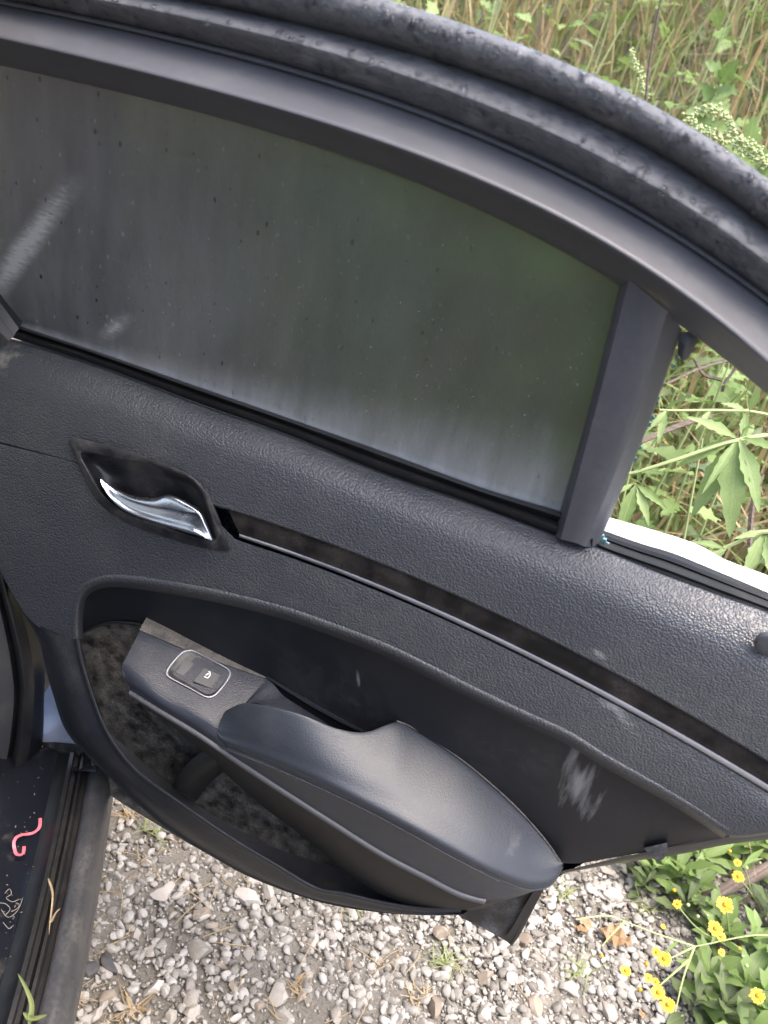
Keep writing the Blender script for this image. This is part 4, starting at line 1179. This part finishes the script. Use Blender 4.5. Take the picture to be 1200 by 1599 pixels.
loft('sill_seal', rows[6:12], M['rubber'], body, n=40, m=2)
loft('sill_lip', rows[11:16], M['rubber'], body, n=40, m=2)
floor_rows = [rows[15]] + [cz([(x0 + 20, 1160, z), (x0, 1300, z), (x0 - 25, 1450, z), (x0 - 50, 1600, z), (x0 - 70, 1700, z)]) for x0, z in ((45, .33), (0, .325), (-40, .335), (-120, .335), (-300, .33))]
loft('sill_plate', floor_rows, M['sill'], body, n=50, m=5, smoothx=True)
rw = rows[0]
loft('rocker_skirt', [rw, [p + Vector((-.03, -.008, -.06)) for p in rw]], M['rubber'], body, n=20, m=2)

Tc = (hitz(170, 1210, .35) - hitz(103, 1599, .35)).normalized(); Nc = Vector((Tc.y, -Tc.x, 0))
sill0 = hitz(103, 1599, .35); sill0.z = 0
def cp(t_, n_, z): return sill0 + Tc * t_ + Nc * n_ + V * z - Vector(car.location)
def ring_(z, g): return [cp(a, b_, z) for a, b_ in ((-2.1 - g, -.24 + g), (1.3 + g, -.24 + g), (1.6 + g, -.3 + g), (1.6 + g, -1.45 - g), (1.3, -1.6 - g), (-2.1 - g, -1.6 - g))]
loft('roof', [ring_(1.42, -.04), ring_(1.425, 0), ring_(1.46, -.01), ring_(1.49, -.12), ring_(1.50, -.3)], M['paint'], body, n=60, m=2, closed=True, caps=True)
def slab(name, prof_, n0, n1, mat):           # an upright body panel: outline along the car, between two depths
    return prism(name, [cp(a, n0, z) for a, z in prof_], [cp(a, n1, z) for a, z in prof_], M[mat], body)
slab('floor_pan', [(-1.0, .16), (1.7, .16), (1.7, .318), (-1.0, .318)], -.10, -1.5, 'rubber')
slab('front_door', [(.80, .24), (1.55, .24), (1.6, .6), (1.55, .93), (1.2, .99), (.80, 1.0), (.78, .6)], -.02, -.16, 'paint')
slab('centre_pillar', [(.68, .16), (.80, .16), (.82, 1.0), (.80, 1.43), (.70, 1.43), (.70, 1.0)], -.06, -.2, 'rubber')
slab('rocker_front', [(.40, .17), (1.6, .17), (1.6, .30), (.40, .30)], .0, -.12, 'rocker')
prism('rear_quarter', [cp(-1.0, -.02, .30), cp(-.55, -.02, .9), cp(-.75, -.06, 1.0), cp(-1.15, -.12, 1.42), cp(-2.4, -.12, 1.3), cp(-2.6, -.02, .95), cp(-2.6, 0, .3)], [q + Nc * -.12 for q in [cp(-1.0, -.02, .30), cp(-.55, -.02, .9), cp(-.75, -.06, 1.0), cp(-1.15, -.12, 1.42), cp(-2.4, -.12, 1.3), cp(-2.6, -.02, .95), cp(-2.6, 0, .3)]], M['paint'], body)
prism('rear_seat', [cp(-.95, -.25, .32), cp(-.15, -.25, .34), cp(-.12, -.25, .55), cp(-.65, -.25, .62), cp(-.95, -.25, 1.1), cp(-1.1, -.25, 1.1)], [cp(-.95, -1.4, .32), cp(-.15, -1.4, .34), cp(-.12, -1.4, .55), cp(-.65, -1.4, .62), cp(-.95, -1.4, 1.1), cp(-1.1, -1.4, 1.1)], M['rubber'], body)

def strip(name, pts, wd, mat, nvec=Vector((0, 0, 1)), th=.0008):
    P_ = resample(pts, 40)
    vs, fs = [], []
    for i, p in enumerate(P_):
        t = (P_[min(i + 1, 39)] - P_[max(i - 1, 0)]).normalized()
        s = t.cross(nvec).normalized() * wd * .5
        vs += [p - s, p + s, p + s + nvec * th, p - s + nvec * th]
    for i in range(39):
        a = i * 4
        for j in range(4): fs.append((a + j, a + (j + 1) % 4, a + 4 + (j + 1) % 4, a + 4 + j))
    fs += [(0, 3, 2, 1), (156, 157, 158, 159)]
    return mesh(name, vs, fs, mat)
rib = [(63,1278),(63,1288),(60,1295),(52,1301),(42,1303),(34,1304),(26,1308),(22,1316),(23,1326),(26,1334),(33,1335),(37,1331),(38,1322)]
o = strip('ribbon', [hitz(x, y, .3405 + .004 * math.sin(i * 1.3)) for i, (x, y) in enumerate(rib)], .0042, M['pink'])
tag(o, 'curled scrap of pink ribbon lying on the black door sill', 'ribbon')
def fibre(pts, z, r, label):
    o = tube('fibre', [hitz(x, y, z) for x, y in pts], r, M['hair'], None, 4, 24)
    tag(o, label, 'fibre')
fv, ff_ = [], []
for pts in ([(8,1395),(15,1388),(18,1396),(10,1402),(20,1408),(30,1404)], [(2,1420),(12,1432),(22,1428),(30,1418),(36,1402)], [(25,1410),(30,1412),(28,1418),(18,1424)], [(5,1440),(14,1450),(20,1446)], [(0,1410),(10,1412),(16,1420),(8,1430)]):
    v, f = tube_data([hitz(x, y, .341) for x, y in pts], .0005, 4, 24)
    ff_ += [tuple(q + len(fv) for q in t) for t in f]; fv += v
tag(mesh('fibre_tangle', fv, ff_, M['hair']), 'tangle of pale fibres lying on the black door sill below the pink ribbon', 'fibres')
fibre([(50,1402),(54,1398),(58,1402),(54,1406)], .341, .0006, 'single pale curl of fibre on the sill beside the seal')
dv, df_ = [], []
for _ in range(70):
    x, y = rng.choice([(rng.uniform(-5, 100), rng.gauss(1225, 40)), (rng.uniform(0, 70), rng.uniform(1250, 1599)), (rng.gauss(25, 18), rng.gauss(1425, 30))])
    s = rng.choice([.0005, .0006, .0008, .0011]); c = hitz(x, y, .338); b0 = len(dv)
    e = Vector((rng.uniform(-1, 1), rng.uniform(-1, 1), .2)).normalized(); e2 = e.cross(Vector((0, 0, 1))).normalized()
    dv += [c - e * s * 2, c + e2 * s, c + e * s * 2, c - e2 * s, c + Vector((0, 0, s))]
    df_ += [(b0, b0 + 1, b0 + 4), (b0 + 1, b0 + 2, b0 + 4), (b0 + 2, b0 + 3, b0 + 4), (b0 + 3, b0, b0 + 4)]
tag(mesh('sill_dirt', dv, df_, M['bark'], ang=0, tint=[rng.random() for _ in dv]), 'crumbs of dirt scattered over the black door sill', kind='stuff')
def grassblade(name, pts, wd, mat, label):
    P_ = resample(pts, 24); vs, fs, uv = [], [], []
    for i, p in enumerate(P_):
        s = i / 23
        t = (P_[min(i + 1, 23)] - P_[max(i - 1, 0)]).normalized()
        a = t.cross(ray(50, 1500)).normalized() * wd * .5 * (min(1, s * 6 + .3) * (1 - s) ** .5 + .05)
        n_ = t.cross(a).normalized() * wd * .2
        vs += [p - a + n_, p, p + a + n_]; uv += [(0, s), (.4, s), (1, s)]
    for i in range(23):
        a = i * 3; fs += [(a, a + 1, a + 4, a + 3), (a + 1, a + 2, a + 5, a + 4)]
    o = mesh(name, vs, fs, M[mat], uvs=uv, tint=[.5] * len(vs)); tag(o, label, 'grass blade'); return o
bl = empty('grass_sprig', hitz(45, 1599, .36)); tag(bl, 'green grass sprig poking up over the sill at the bottom left corner', 'grass')
for pts in ([(46,1600,.37),(50,1570,.385),(42,1545,.40),(28,1519,.42)], [(42,1587,.375),(55,1590,.38),(75,1584,.385)], [(46,1590,.37),(40,1584,.38),(36,1580,.385)]):
    b = grassblade('blade', [hitz(*p) for p in pts], .006, 'grassgreen', None)
    for kk in ('label', 'category'):
        if kk in b: del b[kk]
    b.parent = bl; b.matrix_parent_inverse = Matrix.Translation(-Vector(bl.location))
for pts in ([(76,1372,.365),(82,1392,.375),(82,1410,.38),(78,1445,.37),(77,1460,.365)], [(80,1440,.37),(88,1425,.385),(95,1418,.39)]):
    grassblade('dry_straw', [hitz(*p) for p in pts], .003, 'grassdry', 'thin dry grass blade caught on the sill seal, ' + ('longer of two' if len(pts) > 3 else 'shorter of two'))

# ------------------------------------------------------------------ palm-leaved weeds seen through the empty quarter window
def leafpx(parent, a, b, da, db, wf=1.0, kind='lance', mat='leafpale', nrm=None):
    p0, p1 = far(a[0], a[1], da), far(b[0], b[1], db)
    n_ = nrm if nrm is not None else (-ray(*a).normalized() + Vector((0, 0, .6)) + Vector((rng.uniform(-.3, .3), rng.uniform(-.3, .3), 0)))
    return leaf_part(parent, p0, p1 - p0, n_, (p1 - p0).length, kind, mat, wf)
def stempx(parent, pts, r, mat='stem', name='stem'):
    return tube(name, rel(parent, [far(*p) for p in pts]), r, M[mat], parent, 6, 20)
wd1 = empty('palm_leaf_weed', hitz(1240, 1100, 0)); tag(wd1, 'pale weed with large drooping fingered leaves just outside the empty quarter window', 'weed')
stempx(wd1, [(1240,1000,1.55),(1260,800,1.50),(1230,690,1.42),(1150,688,1.36),(1062,716,1.33),(985,740,1.32),(960,744,1.32)], [.006,.006,.005,.004,.0035,.003,.002])
for a, b, wf in [((1150,690),(1078,808),1.0),((1150,688),(1140,835),1.1),((1155,686),(1196,792),1.0),((1148,686),(1060,722),.8),((1150,684),(1085,645),.8),((1160,684),(1225,700),.9),((1158,682),(1180,640),.7),((1150,688),(1105,760),.55)]:
    leafpx(wd1, a, b, 1.36, 1.33 + rng.uniform(-.03, .04), wf * 1.05)
for a, b, wf in [((993,757),(965,838),1.0),((995,758),(1016,818),1.0),((994,756),(1042,792),.9),((990,755),(962,770),.9),((996,752),(1003,722),.8)]:
    leafpx(wd1, a, b, 1.33, 1.31, wf)
wd2 = empty('palm_leaf_weed', hitz(1300, 1250, 0)); tag(wd2, 'weed with toothed leaves rising at the lower right corner of the quarter window', 'weed')
stempx(wd2, [(1290,1100,1.5),(1270,900,1.46),(1210,830,1.42),(1130,856,1.4)], [.006,.005,.004,.003])
for a, b, wf in [((1195,832),(1160,905),1.0),((1198,832),(1215,915),1.1),((1192,830),(1150,838),.8),((1135,856),(1100,880),.9),((1130,856),(1085,842),.9),((1200,828),(1240,850),1.0)]:
    leafpx(wd2, a, b, 1.42, 1.38, wf)
wd3 = empty('palm_leaf_weed', hitz(1330, 1000, 0)); tag(wd3, 'weed with a long pale horizontal stem crossing the top of the quarter window', 'weed')
stempx(wd3, [(1330,900,2.0),(1300,700,1.9),(1200,648,1.8),(1130,641,1.75),(1060,641,1.72),(1030,640,1.7)], [.006,.005,.004,.003,.003,.002])
for a, b, wf in [((1165,645),(1160,690),1.0),((1165,642),(1135,625),1.0),((1170,642),(1190,600),1.0),((1040,640),(1028,690),.9),((1042,640),(1015,668),.8),((1040,638),(1064,620),.8),((1035,638),(1030,612),.8),((1110,641),(1090,665),.8),((1210,648),(1230,690),.9)]:
    leafpx(wd3, a, b, 1.74, 1.7, wf)
# branch bits behind the quarter window
for i, (pts, r, lab) in enumerate([([(1085,560,2.1),(1100,585,2.1),(1130,595,2.1),(1128,612,2.1)], .004, 'grey hooked twig in the top of the quarter window'),
    ([(1040,600,2.0),(1095,575,2.05),(1150,560,2.1)], .003, 'pale thin twig slanting up across the quarter window'),
    ([(1000,690,1.9),(1060,665,1.95),(1110,650,2.0)], .006, 'brown grey twig behind the pale stem in the quarter window'),
    ([(1130,600,1.9),(1148,575,1.9),(1150,560,1.9)], .003, 'short tan stalk under the frame in the quarter window'),
    ([(1170,860,1.6),(1175,790,1.6),(1190,740,1.6)], .005, 'rusty stalk rising behind the large drooping leaves')]):
    o = tube('twig', [far(*p) for p in pts], r, M['bark'], None, 5, 16); tag(o, lab, 'twig')

# ------------------------------------------------------------------ leafy weeds and seed spikes in the top right
def weed(x, y, h, nl, L, mat, kind, label, spikes=0, group=None):
    o = empty('leafy_weed', (x, y, bank(x, y))); tag(o, label, 'weed', group)
    b = Vector(o.location)
    tip = Vector((rng.uniform(-.15, .15), rng.uniform(-.15, .15), h))
    P_ = [Vector((0, 0, 0)), tip * .5 + Vector((rng.uniform(-.03, .03), 0, 0)), tip]
    tube('stem', P_, [.005, .004, .002], M['stem'], o, 5, 10)
    for i in range(nl):
        s = .25 + .75 * i / nl
        p = (P_[0].lerp(P_[1], s * 2) if s < .5 else P_[1].lerp(P_[2], s * 2 - 1)) + b
        a = i * 2.4 + rng.uniform(-.3, .3)
        e = rng.uniform(-.2, .5)
        d = Vector((math.cos(a) * math.cos(e), math.sin(a) * math.cos(e), math.sin(e)))
        leaf_part(o, p, d, Vector((0, 0, 1)) + Vector((rng.uniform(-.4, .4), rng.uniform(-.4, .4), 0)), L * rng.uniform(.7, 1.2) * (1.15 - .5 * s), kind, mat)
    return o
def spike(o, pts, r):
    """drooping seed spike: a stalk set with small pale beads"""
    P_ = resample([far(*p) - Vector(o.location) for p in pts], 40)
    vs, fs = [], []
    for i, p in enumerate(P_):
        for j in range(3):
            q = p + Vector((rng.gauss(0, r), rng.gauss(0, r), rng.gauss(0, r)))
            s = r * rng.uniform(.5, .9); base = len(vs)
            for v in ((1,0,0),(-1,0,0),(0,1,0),(0,-1,0),(0,0,1),(0,0,-1)): vs.append(q + Vector(v) * s)
            fs += [tuple(base + t for t in f) for f in ((0,2,4),(2,1,4),(1,3,4),(3,0,4),(2,0,5),(1,2,5),(3,1,5),(0,3,5))]
    return mesh('seed_spike', vs, fs, M['spike'], o)
wa = empty('spiked_weed', hitz(1190, 560, .3)); tag(wa, 'weed with arching pale seed spikes at the right edge above the door frame', 'weed')
for pts in ([(1150,230,2.3),(1135,185,2.3),(1110,168,2.3),(1092,175,2.3)], [(1180,250,2.2),(1150,225,2.2),(1105,208,2.2),(1070,186,2.2)], [(1195,260,2.1),(1180,235,2.1),(1150,215,2.1)]): spike(wa, pts, .006)
stempx(wa, [(1200,420,2.3),(1190,300,2.25),(1150,230,2.3)], .004)
for a, b in [((1190,270),(1165,245)),((1190,260),(1215,225)),((1180,250),(1150,265)),((1195,280),(1160,290)),((1170,240),(1175,185)),((1190,290),(1205,250)),((1160,235),(1120,245))]:
    leafpx(wa, a, b, 2.25, 2.2, 1.1, 'lobed', 'leafpale')
wb = empty('spiked_weed', hitz(1005, 500, .3)); tag(wb, 'thin weed with one knobbly upright seed spike close to the frame edge', 'weed')
spike(wb, [(1008,150,2.6),(1002,120,2.6),(990,95,2.6),(986,80,2.6)], .005)
stempx(wb, [(1010,280,2.6),(1012,200,2.6),(1008,150,2.6)], .003)
wc = empty('broad_leaf_weed', hitz(1120, 420, .3)); tag(wc, 'weed with broad lobed leaves in front of rusty grass at the top right', 'weed')
stempx(wc, [(1100,330,2.7),(1110,200,2.7),(1130,120,2.75)], .004)
for a, b in [((1110,170),(1075,170)),((1112,160),(1100,130)),((1118,140),(1150,140)),((1125,130),(1150,95)),((1110,180),(1080,205)),((1115,150),(1140,170)),((1128,120),(1110,95)),((1112,190),(1140,205))]:
    leafpx(wc, a, b, 2.7, 2.65, 1.2, 'lobed', 'leaf')
o = tube('dark_stalk', [far(1006,240,2.5), far(1012,120,2.5), far(1030,10,2.5), far(1040,-40,2.5)], [.005, .004, .003, .002], M['bark'], None, 5, 14); tag(o, 'thin dark upright stalk against the tan grass at the top', 'stalk')
for px, py, dist, h, mat in [(1180,300,2.1,.8,'leafpale'),(1150,330,2.3,.8,'leaf'),(1195,240,2.5,.9,'leafpale'),(1060,190,2.9,.7,'leafdark'),(1170,60,2.9,.9,'leaf'),(1120,30,3.3,.9,'leafdark'),(900,80,3.2,.7,'leafpale'),(800,60,3.3,.6,'leaf'),(720,25,3.4,.6,'leafpale'),
      (1150,640,2.2,.6,'leaf'),(1100,600,2.6,.6,'leafpale'),(1190,700,2.0,.6,'leafdark'),(1060,690,2.3,.5,'leaf'),(1000,760,1.9,.5,'leafpale'),(1110,780,1.8,.5,'leafdark'),(1040,820,1.7,.45,'leaf'),(1170,840,1.65,.5,'leafpale'),(1190,640,2.6,.7,'leaf')]:
    p = far(px, py, dist)
    z0 = bank(p.x, p.y)
    weed(p.x, p.y, max(.25, p.z - z0 + .12), rng.randint(10, 16), rng.uniform(.07, .12), mat, rng.choice(['lance', 'lobed', 'lance']),
         placed({'leaf': 'green', 'leafpale': 'pale green', 'leafdark': 'dull green'}[mat] + ' leafy weed', px, py), group='leafy weeds on the bank behind the door')

# ------------------------------------------------------------------ yellow flowers and rosettes at the lower right
def rosette(px, py, nl, L, mat, label, z=.0, group=None):
    p = hitz(px, py, z)
    o = empty('leaf_rosette', p); tag(o, label, 'plant', group)
    a0 = rng.uniform(0, 6)
    for i in range(nl):
        a = a0 + i * 2.39996
        e = .25 + .8 * i / nl + rng.uniform(-.1, .1)
        d = Vector((math.cos(a) * math.cos(e), math.sin(a) * math.cos(e), math.sin(e)))
        leaf_part(o, p + Vector((0, 0, .006 + .05 * i / nl)), d, Vector((0, 0, 1)), L * rng.uniform(.75, 1.15), 'spoon', mat, rng.uniform(.9, 1.15))
    return o
RL = 'one of the low green leaf rosettes massed under the yellow flowers beside the gravel'
for px, py, nl, L, mat in [(1090,1545,13,.075,'leaf'),(1150,1560,12,.08,'leaf'),(1120,1590,12,.075,'leafdark'),(1185,1590,12,.08,'leaf'),(1075,1585,9,.06,'leafdark'),(1110,1480,11,.07,'leaf'),(1165,1490,11,.075,'leafpale'),(1195,1520,11,.08,'leaf'),
        (1010,1375,10,.07,'leafpale'),(1045,1385,11,.07,'leaf'),(1075,1400,10,.065,'leaf'),(1030,1350,10,.07,'leaf'),(1085,1360,11,.075,'leafpale'),(1120,1345,11,.07,'leaf'),(1160,1340,11,.075,'leafpale'),(1195,1335,10,.08,'leaf'),(975,1352,7,.05,'leafdark'),(1060,1430,9,.06,'leafdark'),
        (1190,1440,10,.075,'leafdark'),(1210,1400,10,.08,'leaf'),(1230,1480,10,.08,'leaf'),(1240,1560,10,.08,'leaf'),(1150,1640,10,.08,'leaf'),(1135,1320,10,.07,'leaf'),(1180,1310,10,.07,'leaf'),(1090,1322,9,.06,'leafdark'),(1040,1330,8,.06,'leafdark'),(1000,1395,7,.045,'leafdark'),(1100,1440,9,.06,'leaf')]:
    rosette(px, py, nl, L, mat, placed({'leaf': 'green', 'leafpale': 'pale green', 'leafdark': 'dull green'}[mat] + ' leaf rosette', px, py), 0, 'low leaf rosettes beside the gravel')
PETAL = None
def flower(parent, x, y, dist, r, tilt):
    """daisy head: two rows of notched petals round a domed disc, parts of its plant"""
    c = far(x, y, dist) - Vector(parent.location)
    n_ = (Vector((0, 0, 1)) - ray(x, y).normalized() * .9 + Vector((rng.uniform(-tilt, tilt), rng.uniform(-tilt, tilt), 0))).normalized()
    ax = n_.orthogonal().normalized(); ay = n_.cross(ax)
    vs, fs = [], []
    k = 15
    for i in range(k):
        a = 6.283 * i / k + rng.uniform(-.08, .08)
        L = r * rng.uniform(.85, 1.08); wv = r * .17
        d = ax * math.cos(a) + ay * math.sin(a); s = n_.cross(d)
        up = rng.uniform(-.05, .2) * r
        b0 = len(vs)
        vs += [c + d * r * .22 - s * wv * .5, c + d * r * .22 + s * wv * .5, c + d * L * .7 - s * wv + n_ * up, c + d * L * .7 + s * wv + n_ * up, c + d * L - s * wv * .6 + n_ * up * .8, c + d * L * .95 + n_ * up * .8, c + d * L + s * wv * .6 + n_ * up * .8]
        fs += [(b0, b0 + 1, b0 + 3, b0 + 2), (b0 + 2, b0 + 3, b0 + 5), (b0 + 2, b0 + 5, b0 + 4), (b0 + 3, b0 + 6, b0 + 5)]
    f = mesh('flower', vs, fs, M['petal'], parent, ang=0)
    dv = [c + (ax * v[0] + ay * v[1]) * r * .34 + n_ * (v[2] * r * .2 + r * .04) for v in IV1]
    mesh('disc', dv, [tuple(int(q) for q in t) for t in IF1], M['disc'], f, ang=0)
    return c + Vector(parent.location)
def bud(parent, x, y, dist, r):
    c = far(x, y, dist) - Vector(parent.location)
    mesh('bud', [c + Vector(tuple(v)) * r for v in IV1], [tuple(int(q) for q in t) for t in IF1], M['petal'] if rng.random() < .5 else M['spike'], parent, ang=0)
def dz(x, y, z): return (hitz(x, y, z) - CAM).length
def daisy(base, label, stems, flowers, buds, leaves=()):
    o = empty('yellow_flower_plant', hitz(base[0], base[1], 0)); tag(o, label, 'flowering plant')
    for s in stems: tube('stem', rel(o, [hitz(*p) for p in s]), [.0022, .0016, .001], M['stem'], o, 5, 16)
    for x, y, z, r in flowers: flower(o, x, y, dz(x, y, z), r, .25)
    for x, y, z, r in buds: bud(o, x, y, dz(x, y, z), r)
    for a, b, z, in leaves: 
        p0, p1 = hitz(*a, z), hitz(*b, z + .01)
        leaf_part(o, p0, p1 - p0, Vector((0, 0, 1)), (p1 - p0).length, 'grass', 'leaf')
daisy((1260,1480), 'yellow flowered plant leaning left on a long pale stem over the gravel',
  [[(1260,1480,.02),(1190,1460,.09),(1085,1478,.13)], [(1085,1478,.13),(1020,1456,.15),(960,1432,.16)], [(1085,1478,.13),(1050,1495,.14),(1035,1500,.14)], [(1085,1478,.13),(1068,1525,.13),(1055,1580,.12)], [(960,1432,.16),(940,1430,.16),(900,1436,.16)], [(975,1440,.16),(955,1460,.155),(940,1478,.15)], [(1075,1500,.13),(1035,1535,.13),(1025,1545,.13)]],
  [(1037,1497,.15,.0125),(1025,1487,.145,.008),(1013,1527,.145,.0075),(1024,1533,.145,.0065),(1028,1550,.14,.0125),(1043,1569,.135,.013),(977,1516,.12,.010)],
  [(940,1492,.12,.0035),(926,1490,.12,.003),(1000,1545,.12,.004),(1010,1505,.13,.004)],
  [((1110,1476),(1125,1445),.12),((1140,1470),(1165,1485),.11),((1170,1462),(1190,1435),.1),((1060,1470),(1040,1485),.14)])
daisy((1140,1480), 'plant with the largest round yellow flower beside the brown branch',
  [[(1140,1480,.0),(1137,1440,.08),(1132,1416,.15)], [(1140,1480,.0),(1125,1470,.07),(1118,1455,.12)], [(1140,1480,.0),(1090,1450,.07),(1058,1414,.12)]],
  [(1132,1413,.16,.0165),(1117,1450,.13,.014),(1126,1462,.125,.010),(1058,1412,.13,.009),(1036,1447,.10,.005),(1127,1487,.09,.007)],
  [(1075,1413,.12,.004),(1090,1431,.11,.004),(1053,1390,.12,.004),(1105,1430,.1,.003),(1155,1481,.1,.004),(1160,1493,.1,.003)])
daisy((1190,1420), 'yellow flowered plant above the branch near the right edge',
  [[(1190,1420,.0),(1170,1390,.09),(1154,1370,.14)], [(1175,1400,.05),(1165,1360,.13),(1153,1346,.16)]],
  [(1153,1369,.15,.012),(1152,1347,.17,.008)], [(1166,1355,.16,.004),(1140,1329,.16,.004),(1187,1347,.15,.003)], [((1160,1355),(1200,1315),.16),((1165,1350),(1195,1335),.16)])
daisy((1200,1590), 'single yellow flower low at the right edge of the photograph', [[(1200,1590,.0),(1195,1575,.06),(1184,1558,.1)]], [(1183,1555,.11,.014)], [(1166,1508,.1,.004)], ())
# branch, dead leaf, grass tufts
o = tube('branch', [hitz(1098,1402,.03), hitz(1130,1390,.05), hitz(1165,1372,.06), hitz(1215,1350,.07), hitz(1260,1330,.08)], [.010, .014, .015, .014, .012], M['bark'], None, 8, 22)
tag(o, 'weathered brown branch lying among the green weeds at the right', 'branch')
o = tube('thin_branch', [hitz(1120,1400,.05), hitz(1170,1368,.075), hitz(1215,1340,.09)], [.005, .006, .005], M['bark'], None, 6, 14)
tag(o, 'thinner grey branch resting along the brown branch among the weeds', 'branch')
dl = leaf_geo(.062, .05, 10, .22, .1, .05, .45, .12, 3)
o = mesh('dead_leaf', dl[0], dl[1], M['deadleaf'], uvs=dl[2], tint=[.3] * len(dl[0]))
o.location = hitz(938, 1450, .016); o.rotation_euler = (.1, -.1, -.3); tag(o, 'large curled brown dead leaf on the gravel right of the armrest tip', 'leaf')
for i, (x, y, s, lab) in enumerate([(905, 1437, .035, 'small rusty dead leaf between the stones left of the large dead leaf'), (1003, 1590, .02, 'tiny rusty leaf fragment at the bottom edge of the gravel'), (920, 1455, .03, 'torn rusty leaf touching the left side of the large dead leaf')]):
    dl = leaf_geo(s, s * .7, 8, .2, .1, .1, .45, .1, i)
    o = mesh('dead_leaf', dl[0], dl[1], M['deadleaf'], uvs=dl[2], tint=[.3] * len(dl[0])); o.location = hitz(x, y, .014); o.rotation_euler = (.2, .1, i * 1.4); tag(o, lab, 'leaf')
def tuft(px, py, n, h, mat, label, spread=.6, group=None):
    p = hitz(px, py, 0); vs, fs, uv = [], [], []
    for i in range(n):
        a = rng.uniform(0, 6.283); e = rng.uniform(.1, spread); L = h * rng.uniform(.5, 1.2)
        d = Vector((math.cos(a) * math.sin(e + .4), math.sin(a) * math.sin(e + .4), math.cos(e + .4)))
        s = d.cross(Vector((0, 0, 1))).normalized() * rng.uniform(.0009, .0018)
        q = Vector((rng.gauss(0, .008), rng.gauss(0, .008), 0)); b0 = len(vs)
        for k in range(4):
            t = k / 3; c = q + d * L * t + Vector((0, 0, -L * .45 * t * t)); w_ = (1 - t) * .9 + .1
            c.z = max(c.z, .006)
            vs += [c - s * w_, c + s * w_]; uv += [(.15, t), (.45, t)]
        for k in range(3): fs.append((b0 + 2 * k, b0 + 2 * k + 1, b0 + 2 * k + 3, b0 + 2 * k + 2))
    o = mesh('grass_tuft', vs, fs, M[mat], uvs=uv, tint=[.4] * len(vs), ang=0); o.location = p
    tag(o, label, 'grass tuft', group)
for x, y, n, h, mat, lab in [(237,1300,16,.07,'grassgreen','wispy green grass tuft under the left curve of the door pocket'),(200,1275,14,.08,'grassdry','straw coloured grass tuft close to the sill below the door pocket'),(550,1420,22,.05,'grassgreen','short green grass tuft just under the lowest edge of the door'),
   (690,1505,34,.06,'grassgreen','widest green grass tuft in the middle of the gravel'),(660,1560,18,.05,'grassdry','yellowed grass tuft near the bottom in the middle of the gravel'),(878,1395,16,.04,'grassgreen','small green tuft right below the armrest tip'),(905,1520,20,.07,'grassgreen','thin green tuft in the gravel left of the yellow flowers'),(135,1450,14,.06,'grassdry','dry straw tuft along the sill edge at the left'),
   (205,1585,18,.06,'grassdry','dry straw tuft at the bottom of the gravel near the sill'),(1010,1420,16,.06,'grassgreen','loose green tuft where the gravel meets the rosettes'),(120,1560,14,.07,'grassdry','dry straw tuft beside the bottom of the sill'),(470,1545,18,.05,'grassdry','brown grass tuft among dark soil left of the middle')]:
    tuft(x, y, n, h, mat, lab, .9)
def straw():
    vs, fs = [], []
    for _ in range(240):
        x, y = rng.uniform(-.5, .5), rng.uniform(.65, 1.6)
        if rng.random() < max(0, x) * 1.4: continue
        a = rng.uniform(0, 6.28); L = rng.uniform(.012, .07)
        p = Vector((x, y, rng.uniform(.004, .014))); d = Vector((math.cos(a), math.sin(a), rng.uniform(-.06, .1)))
        v, f = tube_data([p - d * L * .5, p + Vector((rng.gauss(0, .004), rng.gauss(0, .004), .003)), p + d * L * .5], [.0009, .0011, .0005], 4)
        fs += [tuple(q + len(vs) for q in t) for t in f]; vs += v
    o = mesh('straw', vs, fs, M['grassdry'], tint=[rng.random()] * len(vs)); tag(o, 'scattered bits of dry straw on the soil between the stones', kind='stuff')
straw()

# pieces of the door hang directly on the door, which hangs on the car
for o in list(bpy.data.objects):
    if o.parent and o.parent.parent == door: o.parent = door
